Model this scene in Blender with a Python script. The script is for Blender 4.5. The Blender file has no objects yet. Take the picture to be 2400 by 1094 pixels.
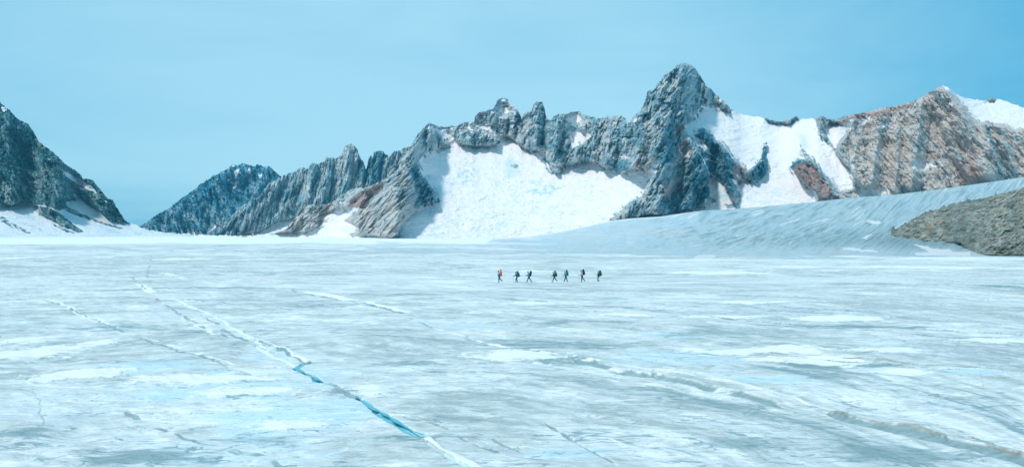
import bpy, bmesh, math
import numpy as np
from mathutils import Vector

# ------------------------------------------------------------------ camera
SC = bpy.context.scene
COL = SC.collection
F = 2573.0          # focal length in photo pixels (photo 2400 wide)
CX, CY = 1200.0, 547.0
H = 7.7             # camera height above the ice
cam = bpy.data.cameras.new('camera'); camo = bpy.data.objects.new('camera', cam)
COL.objects.link(camo); SC.camera = camo
cam.sensor_width = 36; cam.lens = 36 * F / 2400
cam.clip_start = 0.5; cam.clip_end = 30000
camo.location = (0, 0, H); camo.rotation_euler = (math.radians(90), 0, 0)

# ------------------------------------------------------------------ light
SUN_AZ, SUN_EL = 214.0, 48.0      # azimuth clockwise from +Y
w = bpy.data.worlds.new('World'); SC.world = w; w.use_nodes = True
nt = w.node_tree; nt.nodes.clear(); N = nt.nodes; L = nt.links
def mathn(nt, op, a, b=None, c=None, clamp=False):
    n = nt.nodes.new('ShaderNodeMath'); n.operation = op; n.use_clamp = clamp
    for i, v in enumerate((a, b, c)):
        if v is None: continue
        if isinstance(v, (int, float)): n.inputs[i].default_value = v
        else: nt.links.new(v, n.inputs[i])
    return n.outputs[0]
def mixn(nt, f, a, b, blend='MIX'):
    n = nt.nodes.new('ShaderNodeMix'); n.data_type = 'RGBA'; n.blend_type = blend
    for s, v in ((n.inputs[0], f), (n.inputs[6], a), (n.inputs[7], b)):
        if isinstance(v, (int, float)): s.default_value = v
        elif isinstance(v, tuple): s.default_value = (*v[:3], 1)
        else: nt.links.new(v, s)
    return n.outputs[2]
def rampn(nt, f, lo, hi, a=0.0, b=1.0, smooth=True):
    n = nt.nodes.new('ShaderNodeMapRange'); n.interpolation_type = 'SMOOTHSTEP' if smooth else 'LINEAR'
    nt.links.new(f, n.inputs[0])
    for i, v in zip((1, 2, 3, 4), (lo, hi, a, b)): n.inputs[i].default_value = v
    return n.outputs[0]
def noisen(nt, vec, scale, detail=4, rough=0.5, dist=0.0):
    n = nt.nodes.new('ShaderNodeTexNoise'); n.inputs['Scale'].default_value = scale
    n.inputs['Detail'].default_value = detail; n.inputs['Roughness'].default_value = rough
    n.inputs['Distortion'].default_value = dist
    nt.links.new(vec, n.inputs['Vector']); return n.outputs[0]
def mapn(nt, vec, scale=(1, 1, 1), rot=(0, 0, 0), loc=(0, 0, 0)):
    n = nt.nodes.new('ShaderNodeMapping'); n.inputs['Scale'].default_value = scale
    n.inputs['Rotation'].default_value = rot; n.inputs['Location'].default_value = loc
    nt.links.new(vec, n.inputs[0]); return n.outputs[0]

sky = N.new('ShaderNodeTexSky'); sky.sky_type = 'NISHITA'; sky.sun_disc = False
sky.sun_elevation = math.radians(SUN_EL); sky.sun_rotation = math.radians(SUN_AZ)
sky.altitude = 1500; sky.air_density = 1.0; sky.dust_density = 1.0; sky.ozone_density = 1.0
tc = N.new('ShaderNodeTexCoord'); gen = tc.outputs['Generated']
sep = N.new('ShaderNodeSeparateXYZ'); L.new(gen, sep.inputs[0])
n1 = noisen(nt, mapn(nt, gen, (1.2, 1.2, 4.0), (0, 0.12, 0)), 1.6, 5, 0.5, 0.5)
n2 = noisen(nt, mapn(nt, gen, (1.2, 1.2, 6.0), (0, -0.14, 0)), 2.2, 5, 0.55, 0.8)
n3 = noisen(nt, mapn(nt, gen, (1.0, 1.0, 40.0)), 3.0, 5, 0.5, 0.4)
VB = (0.045, 0.40, 0.66)      # deeper blue of thin air
VP = (0.485, 0.81, 0.945)     # pale veil of high cloud
fx = rampn(nt, sep.outputs[0], 0.05, 0.50, 1.0, 0.15)       # thinner veil to the right
fl = rampn(nt, sep.outputs[0], -0.50, -0.12, 0.74, 1.0)
lowb = rampn(nt, sep.outputs[2], 0.0, 0.062, 0.52, 1.0)
fz = rampn(nt, sep.outputs[2], 0.06, 0.24, 1.0, 0.86)
veil = mathn(nt, 'MULTIPLY', mathn(nt, 'MULTIPLY', fx, fl), mathn(nt, 'MULTIPLY', fz, lowb))
nn = mathn(nt, 'ADD', mathn(nt, 'MULTIPLY_ADD', n1, 0.6, -0.3), mathn(nt, 'MULTIPLY_ADD', n2, 0.6, -0.3))
nn = mathn(nt, 'ADD', nn, mathn(nt, 'MULTIPLY', mathn(nt, 'MULTIPLY_ADD', n3, 0.5, -0.25), rampn(nt, sep.outputs[2], 0.0, 0.08, 1.0, 0.0)))
veil = mathn(nt, 'ADD', veil, nn, clamp=True)
cloud = mixn(nt, veil, tuple(c / 0.1 for c in VB), tuple(c / 0.1 for c in VP))
tint = mixn(nt, 1.0, sky.outputs[0], (0.75, 1.25, 1.35), 'MULTIPLY')
skyc = mixn(nt, 0.9, tint, cloud)
bg = N.new('ShaderNodeBackground'); bg.inputs[1].default_value = 0.1
L.new(skyc, bg.inputs[0]); wo = N.new('ShaderNodeOutputWorld'); L.new(bg.outputs[0], wo.inputs[0])

sd = bpy.data.lights.new('sun', 'SUN'); sd.energy = 2.95; sd.angle = math.radians(5); sd.color = (1.0, 0.92, 0.87)
so = bpy.data.objects.new('sun', sd); COL.objects.link(so)
az, el = math.radians(SUN_AZ), math.radians(SUN_EL)
sdir = Vector((math.sin(az) * math.cos(el), math.cos(az) * math.cos(el), math.sin(el)))
so.rotation_euler = sdir.to_track_quat('Z', 'Y').to_euler(); so.location = (-200, -100, 300)

SC.view_settings.view_transform = 'Standard'; SC.view_settings.look = 'None'
SC.view_settings.exposure = 0.13; SC.view_settings.gamma = 1.0
SC.render.engine = 'CYCLES'

# ------------------------------------------------------------------ numeric helpers
_ang = np.arange(65536) * (2 * np.pi / 65536); _CO = np.cos(_ang).astype(np.float32); _SI = np.sin(_ang).astype(np.float32)
_K1, _K2, _K3 = np.uint32(374761393), np.uint32(668265263), np.uint32(1274126177)
def hsh(ix, iy, seed):
    h = ix.astype(np.int32).astype(np.uint32) * _K1 + iy.astype(np.int32).astype(np.uint32) * _K2 + np.uint32((seed * 2147483647) & 0xffffffff)
    h = (h ^ (h >> np.uint32(13))) * _K3
    return h ^ (h >> np.uint32(16))
def perlin(x, y, seed=0):
    x, y = np.broadcast_arrays(x, y); shp = x.shape; x = x.ravel(); y = y.ravel(); out = np.empty(x.size)
    for s0 in range(0, x.size, 60000):          # in cache-sized pieces
        xa = x[s0:s0 + 60000]; ya = y[s0:s0 + 60000]
        xi = np.floor(xa); yi = np.floor(ya); fx = (xa - xi).astype(np.float32); fy = (ya - yi).astype(np.float32)
        u = fx * fx * fx * (fx * (fx * 6 - 15) + 10); v = fy * fy * fy * (fy * (fy * 6 - 15) + 10)
        def g(ix, iy, dx, dy):
            a = hsh(ix, iy, seed) & np.uint32(0xffff)
            return _CO[a] * dx + _SI[a] * dy
        a = g(xi, yi, fx, fy); b = g(xi + 1, yi, fx - 1, fy)
        c = g(xi, yi + 1, fx, fy - 1); d = g(xi + 1, yi + 1, fx - 1, fy - 1)
        e = a + (b - a) * u
        out[s0:s0 + 60000] = 1.5 * (e + (c + (d - c) * u - e) * v)
    return out.reshape(shp)
def fbm(x, y, o=4, seed=0, gain=0.5, ridged=False):
    s = 0; a = 1.0; t = 0
    for i in range(o):
        n = perlin(x * 2 ** i + i * 17.3, y * 2 ** i - i * 9.1, seed + i)
        s = s + a * ((1 - 2 * np.abs(n)) if ridged else n); t += a; a *= gain
    return s / t
def facet(x, y, seed=0, tilt=1.0, b=.45):
    """broken rock: an envelope of randomly tilted slabs; returns relief in cell units and a random tone for each slab"""
    xi = np.floor(x); yi = np.floor(y); best = np.full(x.shape, -1e9); tone = np.zeros(x.shape)
    for di in (-1, 0, 1):
        for dj in (-1, 0, 1):
            ix, iy = xi + di, yi + dj; h = hsh(ix, iy, seed); h2 = hsh(ix, iy, seed + 77)
            r = [((q & 0xff) / 255.0) for q in (h, h >> 8, h >> 16, h2, h2 >> 8, h2 >> 16)]
            dx = x - ix - r[0]; dy = y - iy - r[1]
            v = .5 * r[2] + tilt * ((r[3] - .5) * 1.6 * dx + (r[4] - .5) * 1.6 * dy) - b * (dx * dx + dy * dy)
            m = v > best; best = np.where(m, v, best); tone = np.where(m, r[5], tone)
    return best, tone
def ss(a, b, x):
    t = np.clip((x - a) / (b - a), 0, 1); return t * t * (3 - 2 * t)
def sdf(px, py, poly):
    """signed distance to a closed outline, negative inside"""
    P = np.array(poly, float); Q = np.roll(P, -1, 0)
    d = np.full(px.shape, 1e18); ins = np.zeros(px.shape, bool)
    for (x0, y0), (x1, y1) in zip(P, Q):
        ex, ey = x1 - x0, y1 - y0; l2 = ex * ex + ey * ey + 1e-9
        t = np.clip(((px - x0) * ex + (py - y0) * ey) / l2, 0, 1)
        d = np.minimum(d, (px - x0 - t * ex) ** 2 + (py - y0 - t * ey) ** 2)
        if y0 != y1:
            c = ((y0 > py) != (y1 > py)) & (px < (x1 - x0) * (py - y0) / (y1 - y0) + x0); ins ^= c
    d = np.sqrt(d); return np.where(ins, -d, d)
def linedist(x, y, pts):
    """distance, arc parameter (0..1) and side to an open line"""
    P = np.array(pts, float); best = np.full(x.shape, 1e18); par = np.zeros(x.shape); side = np.zeros(x.shape)
    seg = np.hypot(*(P[1:] - P[:-1]).T); cum = np.concatenate([[0], np.cumsum(seg)]) / seg.sum()
    for i in range(len(P) - 1):
        (x0, y0), (x1, y1) = P[i], P[i + 1]; ex, ey = x1 - x0, y1 - y0; l2 = ex * ex + ey * ey + 1e-9
        t = np.clip(((x - x0) * ex + (y - y0) * ey) / l2, 0, 1)
        d = (x - x0 - t * ex) ** 2 + (y - y0 - t * ey) ** 2
        m = d < best
        best = np.where(m, d, best); par = np.where(m, cum[i] + t * (cum[i + 1] - cum[i]), par)
        side = np.where(m, np.sign(ex * (y - y0) - ey * (x - x0)), side)
    return np.sqrt(best), par, side
def blur(a, n, axis):
    if n < 1: return a
    for _ in range(2):
        p = [(0, 0)] * a.ndim; p[axis] = (n + 1, n); c = np.cumsum(np.pad(a, p, mode='edge'), axis=axis)
        k = 2 * n + 1
        a = (np.take(c, range(k, c.shape[axis]), axis) - np.take(c, range(0, c.shape[axis] - k), axis)) / k
    return a
def R(x0, y0, s, pts): return [(x0 + a * s, y0 + b * s) for a, b in pts]
R1 = lambda *p: R(0, 200, .3656, p)
R2 = lambda *p: R(300, 300, .2742, p)
R3 = lambda *p: R(850, 200, .3656, p)
R4 = lambda *p: R(1400, 130, .3656, p)
R5 = lambda *p: R(1800, 180, .4021, p)
def curve(pts, x):
    p = np.array(pts, float); return np.interp(x, p[:, 0], p[:, 1])
def grid_object(name, X, Y, Z, mat, masks=None, smooth=None, flip=False):
    nr, nc = X.shape
    me = bpy.data.meshes.new(name); co = np.stack([X, Y, Z], -1).reshape(-1, 3).astype(np.float32)
    me.vertices.add(len(co)); me.vertices.foreach_set('co', co.ravel())
    i = np.arange(nr * nc).reshape(nr, nc)
    q = np.stack([i[:-1, :-1], i[:-1, 1:], i[1:, 1:], i[1:, :-1]], -1).reshape(-1, 4)
    if flip: q = q[:, ::-1]
    me.loops.add(q.size); me.loops.foreach_set('vertex_index', q.ravel().astype(np.int32))
    me.polygons.add(len(q)); me.polygons.foreach_set('loop_start', (np.arange(len(q)) * 4).astype(np.int32))
    me.polygons.foreach_set('loop_total', np.full(len(q), 4, np.int32))
    sm = np.ones(len(q), bool) if smooth is None else smooth[:-1, :-1].ravel()
    me.update(); me.polygons.foreach_set('use_smooth', sm)
    if masks is not None:
        for k, nm in enumerate(('mask', 'tone')):
            if k >= len(masks): break
            at = me.attributes.new(nm, 'FLOAT_COLOR', 'POINT')
            a = np.ones((nr * nc, 4), np.float32)
            for j, m in enumerate(masks[k]): a[:, j] = np.broadcast_to(m, X.shape).ravel()
            at.data.foreach_set('color', a.ravel())
    me.materials.append(mat); me.validate()
    o = bpy.data.objects.new(name, me); COL.objects.link(o); return o
def tag(o, label=None, cat=None, group=None, kind=None):
    if label: o['label'] = label
    if cat: o['category'] = cat
    if group: o['group'] = group
    if kind: o['kind'] = kind
    return o

def zplane(Y): return 2.9 * ss(700, 2800, Y)
_Yt = np.geomspace(15, 9000, 4000); _pt = CY - F * (zplane(_Yt) - H) / _Yt
def plane_depth(py):       # where the flat ice is met under a given photo row
    return np.interp(-np.asarray(py, float), -_pt, _Yt)
def G(px, py):
    Y = float(plane_depth(py)); return (Y * (px - CX) / F, Y)

# ------------------------------------------------------------------ materials
def new_mat(name):
    m = bpy.data.materials.new(name); m.use_nodes = True; t = m.node_tree
    b = t.nodes['Principled BSDF']; return m, t, b
def attr(t, name):
    a = t.nodes.new('ShaderNodeAttribute'); a.attribute_name = name
    s = t.nodes.new('ShaderNodeSeparateColor'); t.links.new(a.outputs['Color'], s.inputs[0]); return s.outputs
def bump(t, b, h, dist, strength=1.0):
    n = t.nodes.new('ShaderNodeBump'); n.inputs['Distance'].default_value = dist; n.inputs['Strength'].default_value = strength
    t.links.new(h, n.inputs['Height']); t.links.new(n.outputs[0], b.inputs['Normal'])
def plain(name, col, rough=0.7, vary=0.25, scale=14):
    m, t, b = new_mat(name); g = t.nodes.new('ShaderNodeNewGeometry').outputs['Position']
    f = noisen(t, g, scale, 4)
    c = mixn(t, f, tuple(x * (1 - vary) for x in col), tuple(min(1, x * (1 + vary)) for x in col))
    t.links.new(c, b.inputs['Base Color']); b.inputs['Roughness'].default_value = rough
    return m

def rock_material(name, dark, mid, pale, rust, snow=(0.94, 0.93, 0.94), sc=1.0):
    m, t, b = new_mat(name); pos = t.nodes.new('ShaderNodeNewGeometry').outputs['Position']
    k = attr(t, 'mask')      # snow, rust, paleness
    k2 = attr(t, 'tone')     # blue ice and painted blue shading in snow, vein
    p = mapn(t, pos, (sc, sc, sc * 0.55), (0, 0.35, 0))
    a = noisen(t, p, 0.045, 6, 0.62, 0.6); c_ = noisen(t, pos, 0.35 * sc, 4, 0.6)
    s_ = noisen(t, mapn(t, pos, (sc * .5, sc * .5, sc * 2.2), (0.2, 0.5, 0)), 0.12, 5, 0.65, 0.8)
    d_ = noisen(t, mapn(t, pos, (sc, sc, sc * 0.35), (0, 0.5, 0)), 0.30, 5, 0.7, 1.0)
    v = mathn(t, 'ADD', k[2], mathn(t, 'MULTIPLY_ADD', a, 0.7, -0.35))
    v = mathn(t, 'ADD', v, mathn(t, 'MULTIPLY_ADD', d_, 0.9, -0.45))
    v = mathn(t, 'ADD', v, mathn(t, 'MULTIPLY_ADD', s_, 0.7, -0.35))
    v = mathn(t, 'ADD', v, mathn(t, 'MULTIPLY_ADD', c_, 0.75, -0.375))
    r = mixn(t, rampn(t, v, 0.0, 0.5), dark, mid)
    r = mixn(t, rampn(t, v, 0.5, 1.0), r, pale)
    r = mixn(t, mathn(t, 'MULTIPLY', k2[1], rampn(t, v, 0.25, 0.9)), r, (0.78, 0.70, 0.63))
    rm = mathn(t, 'ADD', k[1], mathn(t, 'MULTIPLY_ADD', a, 1.0, -0.5)); rm = mathn(t, 'MULTIPLY', rampn(t, rm, 0.35, 0.8), 0.8)
    r = mixn(t, rm, r, rust)
    sn = mathn(t, 'ADD', k[0], mathn(t, 'MULTIPLY_ADD', c_, 0.5, -0.25))
    sn = rampn(t, sn, 0.38, 0.62)
    si = mixn(t, k2[0], snow, (0.50, 0.74, 0.84))
    si = mixn(t, mathn(t, 'MULTIPLY', rampn(t, s_, 0.5, 0.75), 0.07), si, (0.55, 0.62, 0.62))
    t.links.new(mixn(t, sn, r, si), b.inputs['Base Color'])
    b.inputs['Roughness'].default_value = 0.9; b.inputs['Specular IOR Level'].default_value = 0.15
    hgt = mathn(t, 'MULTIPLY', mathn(t, 'ADD', mathn(t, 'ADD', c_, s_), d_), mathn(t, 'MULTIPLY_ADD', sn, -0.45, 1.0))
    bump(t, b, hgt, (4.2 if sc == 1.0 else 0.3), 0.9)
    return m

M_rock = rock_material('grey_gneiss_and_snow', (0.005, 0.15, 0.23), (0.20, 0.42, 0.49), (0.68, 0.72, 0.71), (0.52, 0.33, 0.28))
M_rock_left = rock_material('shade_tinted_gneiss_and_snow', (0.0, 0.065, 0.085), (0.045, 0.18, 0.20), (0.36, 0.45, 0.43), (0.16, 0.12, 0.13), (0.92, 0.93, 0.94))  # the left mountain's shade is put into these darker rock colours
M_rock_far = rock_material('far_hazed_gneiss', (0.0, 0.11, 0.19), (0.05, 0.30, 0.42), (0.42, 0.58, 0.64), (0.15, 0.13, 0.12))  # blue of the distant air mixed into the rock colours
M_outcrop = rock_material('lichened_moraine_rock', (0.08, 0.11, 0.10), (0.22, 0.245, 0.215), (0.42, 0.42, 0.37), (0.34, 0.26, 0.17), sc=5.0)

def ice_material(name, slope=False):
    m, t, b = new_mat(name); pos = t.nodes.new('ShaderNodeNewGeometry').outputs['Position']
    k = attr(t, 'mask')      # snow, blue, dirt
    k2 = attr(t, 'tone')     # tone, water, dark
    rot = (0, 0, math.radians(-24))
    pf = mapn(t, pos, (0.55, 1.0, 1), (0, 0, math.radians(8)))
    fine = noisen(t, pf, 1.6, 8, 0.66, 1.2)
    med = noisen(t, mapn(t, pos, (0.5, 1.0, 1), (0, 0, math.radians(8))), 0.30, 7, 0.64, 0.8)
    gra = noisen(t, pos, 7.0, 5, 0.75)
    big = noisen(t, mapn(t, pos, (1, 0.6, 1), rot), 0.16, 6, 0.6, 0.8)
    tone = mathn(t, 'ADD', k2[0], mathn(t, 'MULTIPLY_ADD', fine, 1.7, -0.85))
    tone = mathn(t, 'ADD', tone, mathn(t, 'MULTIPLY_ADD', med, 0.9, -0.45))
    tone = mathn(t, 'ADD', tone, mathn(t, 'MULTIPLY_ADD', gra, 1.1, -0.55))
    def vein(sc_, w_, sd_, ang):
        n_ = noisen(t, mapn(t, pos, (0.45, 1.0, 1), (0, 0, math.radians(ang)), (sd_, 0, 0)), sc_, 5, 0.55, 0.6)
        return rampn(t, mathn(t, 'ABSOLUTE', mathn(t, 'SUBTRACT', n_, 0.5)), 0.0, w_, 1.0, 0.0)
    va = vein(0.22, 0.018, 0, 10); vb = vein(0.75, 0.022, 40, -4); vc = vein(0.45, 0.020, 90, 16)
    tone = mathn(t, 'ADD', tone, mathn(t, 'MULTIPLY', va, 0.55)); tone = mathn(t, 'ADD', tone, mathn(t, 'MULTIPLY', vb, 0.42))
    c = mixn(t, rampn(t, tone, -0.2, 0.5), (0.39, 0.46, 0.46), (0.61, 0.665, 0.655))
    c = mixn(t, rampn(t, tone, 0.45, 1.35), c, (0.83, 0.87, 0.885))
    bl = mathn(t, 'ADD', k[1], mathn(t, 'MULTIPLY_ADD', big, 0.8, -0.4), clamp=True)
    c = mixn(t, mathn(t, 'MULTIPLY', rampn(t, bl, 0.25, 1.0), 0.8), c, (0.52, 0.76, 0.87))
    dk = mathn(t, 'ADD', k2[2], mathn(t, 'MULTIPLY_ADD', fine, 1.1, -0.55))
    dk = mathn(t, 'ADD', dk, mathn(t, 'MULTIPLY', vc, 0.58))
    dk = mathn(t, 'ADD', dk, mathn(t, 'MULTIPLY_ADD', gra, 0.5, -0.25), clamp=True)
    c = mixn(t, mathn(t, 'MULTIPLY', rampn(t, dk, 0.2, 0.9), 0.8), c, (0.17, 0.31, 0.34))
    gt = noisen(t, mapn(t, pos, (0.6, 1.0, 1)), 2.6, 5, 0.7)
    c = mixn(t, mathn(t, 'MULTIPLY', rampn(t, mathn(t, 'ADD', gt, mathn(t, 'MULTIPLY', k2[2], 0.12)), 0.60, 0.72), 0.65), c, (0.20, 0.27, 0.27))
    di = mathn(t, 'ADD', k[2], mathn(t, 'MULTIPLY_ADD', gra, 1.2, -0.6), clamp=True)
    c = mixn(t, mathn(t, 'MULTIPLY', rampn(t, di, 0.35, 1.0), 0.7), c, (0.24, 0.23, 0.19))
    c = mixn(t, k2[1], c, mixn(t, fine, (0.04, 0.42, 0.52), (0.18, 0.66, 0.76)))
    sn = mathn(t, 'ADD', k[0], mathn(t, 'MULTIPLY_ADD', fine, 1.0, -0.5))
    c = mixn(t, rampn(t, sn, 0.35, 0.8), c, (0.86, 0.885, 0.91))
    t.links.new(c, b.inputs['Base Color']); b.inputs['Roughness'].default_value = 0.62
    b.inputs['Specular IOR Level'].default_value = 0.3
    hh = mathn(t, 'ADD', mathn(t, 'MULTIPLY', fine, 1.0), mathn(t, 'MULTIPLY', gra, 0.25))
    bump(t, b, hh, 1.4 if slope else 0.2, 0.8)
    return m
M_ice = ice_material('weathered_glacier_ice')
M_slope = ice_material('furrowed_glacier_slope_ice', True)

# ------------------------------------------------------------------ glacier slope on the right
G_TOP = [(700, 566), (1000, 564), (1120, 561), (1240, 554), (1320, 541), (1430, 518), (1475, 512), (1550, 507), (1640, 494), (1720, 490),
         (1900, 474), (2000, 463), (2100, 456), (2250, 437), (2400, 415), (2600, 385), (2900, 345)]
G_YT = 1450.0
def slope_z(px, Y):
    top = curve(G_TOP, px)
    zt = H + G_YT * (CY - top) / F
    Yb = curve([(700, 1300), (1000, 900), (1250, 480), (1500, 372), (1900, 352), (2400, 338), (2900, 325)], px)
    s = np.clip((Y - Yb) / (G_YT - Yb), 0, 1)
    prof = 0.75 * s ** 1.25 + 0.25 * ss(0, 0.6, s)
    return zplane(Y) + (zt - zplane(np.full_like(Y, G_YT))) * prof
def slope_depth(px, py):
    Ys = np.linspace(330, G_YT, 1500); z = slope_z(np.full_like(Ys, px), Ys); p = CY - F * (z - H) / Ys
    i = np.where(p <= py)[0]
    return Ys[i[0]] if len(i) else G_YT

# ------------------------------------------------------------------ flat ice
def P(*pts): return [G(a, b) for a, b in pts]
def build_ice():
    nc, nr = 1500, 760
    u = np.concatenate([-np.geomspace(5, .9, 26), np.linspace(-0.85, -0.505, 90), np.linspace(-0.50, 0.50, 1900), np.linspace(0.505, 0.85, 90), np.geomspace(.9, 5, 26)]); nc = len(u)
    py = np.concatenate([np.linspace(1240, 650, 660), np.linspace(649, 553.2, 250)])
    Yr = plane_depth(py)
    near = np.array([-160, -80, -40, -20, -8, 0, 6, 12, 17, 22, 26], float); Yr = np.concatenate([near, Yr[Yr > 28]])
    Yr = np.concatenate([Yr, np.array([3400, 3800, 4400.])])
    W = np.sqrt(np.maximum(Yr, 0) ** 2 + 20 ** 2 * np.clip(1 - Yr / 60, 0, 1)) + np.maximum(-Yr, 0)
    Y = np.repeat(Yr[:, None], nc, 1); X = u[None, :] * W[:, None]
    sp = np.gradient(Yr)[:, None] * np.ones_like(X)
    sx = W[:, None] * (u[300] - u[299]) * np.ones_like(X)
    spc = np.maximum(sp, sx * 0.6)
    ca, sa = 0.91, 0.41                      # ice fabric runs along (0.41,-0.91)
    A = X * ca + Y * sa; B = -X * sa + Y * ca     # A across, B along
    def nz(wlen, st=1.0, seed=0, ridged=False, hard=2.0):
        n = perlin(A / wlen, B / (wlen * st), seed); n = (1 - 2 * np.abs(n)) if ridged else n
        return n * ss(0.6, hard, wlen * st / sp)
    Z = zplane(Y)
    # relief
    rel = 0.30 * nz(60, 1.5, 1) + 0.22 * nz(22, 1.6, 2) + 0.13 * nz(9, 1.7, 3) + 0.075 * nz(4, 1.6, 4, True) + 0.045 * nz(1.9, 1.5, 5, True) + 0.026 * nz(0.9, 1.4, 6)
    rel *= np.clip(Y / 40, 0.5, 1) * (1 - .93 * ss(40, 22, np.abs(Y - 171)) * ss(45, 30, np.abs(X - 6)))
    Z = Z + rel
    # tone of the ice
    wx = 8 * fbm(X / 40, Y / 40, 3, 31); wy = 14 * fbm(X / 40, Y / 40, 3, 35)
    far = ss(150, 500, Y)
    uu = X / W[:, None]
    Yh = Y + 105 * np.maximum(uu + .05, 0) ** 2 * ss(400, 250, Y)      # the foliation swings round to the right
    def oct_(wl, st, seed, amp):      # one octave, faded where the sheet is too coarse to carry it
        return amp * perlin((X + wx) / (wl * st), (Yh + wy) / wl, seed) * ss(.6, 1.8, wl / sp)
    tn = 0.50 + oct_(40, 2.0, 40, .18) + oct_(17, 2.0, 41, .26) + oct_(8, 1.9, 42, .36) + oct_(4, 1.8, 43, .44) + oct_(2.0, 1.8, 44, .44) + oct_(1.0, 1.7, 45, .40) + oct_(.5, 1.5, 46, .34)
    tn += .22 * perlin((A + wx * .3) / 3.2, (B + wy * .3) / 15, 47) * ss(.5, 2, 8 / sp) + .20 * perlin((A + wx * .2) / 1.1, (B + wy * .2) / 6, 48) * ss(.5, 2, 4 / sp) + .14 * perlin(A / .45, B / 2.4, 49) * ss(.5, 2, 2 / sp)
    tn += far * (0.40 * perlin(X / 120, Y / 90, 45) + 0.50 * perlin(X / 40, Y / 45, 46) + .55 * perlin(X / 14, Y / 24, 47) + .4 * perlin(X / 6, Y / 14, 48) + 0.06)
    tn += .30 * fbm(X / 90, Yh / 26, 4, 49, .65) * ss(60, 130, Y)
    tn -= 0.08 * ss(0, 25, X) * (1 - far)
    st2 = fbm((X + wx) / 30, (Yh + wy * .6) / 10, 6, 54, .62); snow = 0.55 * ss(0.22, 0.36, st2)
    st3 = fbm((X + wx) / 120, (Y + wy) / 70, 5, 57, .62); snow = np.maximum(snow, 0.8 * ss(0.14, 0.24, st3) * far)
    dk1 = fbm((X + wx) / 26, (Yh + wy) / 9, 6, 60, .62); dk2 = fbm((X + wx) / 8, (Yh + wy * .4) / 2.6, 5, 63, .6)
    wisp = 1 - np.abs(fbm((X + wx) / 18, (Yh + wy * .5) / 6, 5, 66, .6)) * 10
    dark = 0.40 * ss(0.12, 0.38, dk1) + 0.42 * ss(.2, .42, dk2) * ss(-.1, .25, dk1) * ss(1, 3, 2.6 / sp) + 0.30 * ss(.2, .95, wisp) * ss(-.25, .1, dk1)
    wis2 = 1 - np.abs(fbm((X + wx) / 150, (Y + wy) / 60, 5, 68, .6)) * 9; dark = dark + .34 * ss(.2, .9, wis2) * far
    blue = 0.40 * ss(-0.05, 0.35, fbm((X + wx) / 50, (Yh + wy) / 20, 5, 70, .6)) + 0.12 * ss(5, -25, X) * ss(110, 40, Y)
    dirt = 0.30 * ss(0.1, 0.4, fbm((X) / 6, (Yh) / 2.5, 4, 80)) * ss(0.0, 0.3, fbm(X / 25, Y / 40, 3, 85))
    # white firn at the far rim, where the plain meets the mountains
    pyv = CY - F * (Z - H) / np.maximum(Y, 20)
    pxv = CX + F * X / np.maximum(Y, 20)
    rimN = 5 * fbm(pxv / 160, pyv / 8, 3, 90)
    rim = ss(578, 566, pyv + rimN)
    rimr = .75 * ss(642, 606, pyv + rimN * 2.2) * ss(1100, 1600, pxv) * (Y > 100)
    snow = np.maximum(snow * (1 - rim), rim * 0.95); snow = np.maximum(snow, (.38 + .5 * ss(-.15, .3, fbm(X / 60, Y / 25, 5, 92, .6))) * rimr)
    dark *= (1 - rim) * (1 - .7 * rimr); tn += 0.2 * rim
    water = np.zeros_like(X)
    wob = 1.2 * fbm(X / 6, Y / 10, 3, 95); wo2 = fbm(X / 2.2, Y / 5, 4, 99)

    def window(x0, x1, y0, y1):
        r = np.where((Yr > y0) & (Yr < y1))[0]
        if len(r) == 0: return None
        r0, r1 = r[0], r[-1] + 1; w0 = W[r0:r1]; lo = min(x0 / w0.min(), x0 / w0.max()); hi = max(x1 / w0.min(), x1 / w0.max())
        c = np.where((u > lo) & (u < hi))[0]
        if len(c) == 0: return None
        return np.s_[r0:r1, c[0]:c[-1] + 1]
    def patch(cx, cy, rx, ry, what='snow', amt=1.0, h=0.12, slant=0.0, rough=0.48):
        x0, y0 = G(cx, cy); m = F / y0
        rxm = rx / m; rym = abs(plane_depth(cy - ry) - plane_depth(cy + ry)) / 2
        q = window(x0 - 2.3 * rxm, x0 + 2.3 * rxm, y0 - (2.3 + 2 * abs(slant)) * rym, y0 + (2.3 + 2 * abs(slant)) * rym)
        if q is None: return
        XX, YY = X[q], Y[q]
        dx = (XX - x0) / rxm; dy = (YY - y0) / rym + slant * dx; hy = np.hypot(dx, dy)
        n1_ = fbm(XX / (rxm * .7), YY / (rym * .5), 6, int(cx + cy), .62)
        d = hy + 2.4 * rough * n1_
        e_ = .2 if what == 'snow' else .55
        k = ss(1 + e_, 1 - e_, d) * ss(2.25, 1.7, hy)
        if what == 'snow':
            snow[q] = np.maximum(snow[q], amt * k * (.98 + .45 * fbm(XX / 3.5, YY / 2.5, 4, 7))); Z[q] += .35 * h * ss(1.3, 0.8, d); dark[q] *= (1 - k)
            dark[q] = np.maximum(dark[q], amt * 0.35 * ss(1.5, 1.12, d) * (1 - k) * (dy < 0) * (hy < 1.7))
        elif what == 'blue':
            blue[q] = np.maximum(blue[q], .95 * amt * k); snow[q] *= (1 - 0.6 * k); dark[q] *= (1 - .6 * k); Z[q] -= .4 * h * k; tn[q] = tn[q] * (1 - .7 * k) + 0.7 * k * .8
        elif what == 'dark':
            dark[q] = np.maximum(dark[q], amt * k); snow[q] *= (1 - k)
        elif what == 'grey':
            tn[q] -= amt * 0.5 * k; snow[q] *= (1 - .8 * k)
        elif what == 'pale':
            tn[q] += amt * 0.5 * k; dark[q] *= (1 - k)
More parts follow.
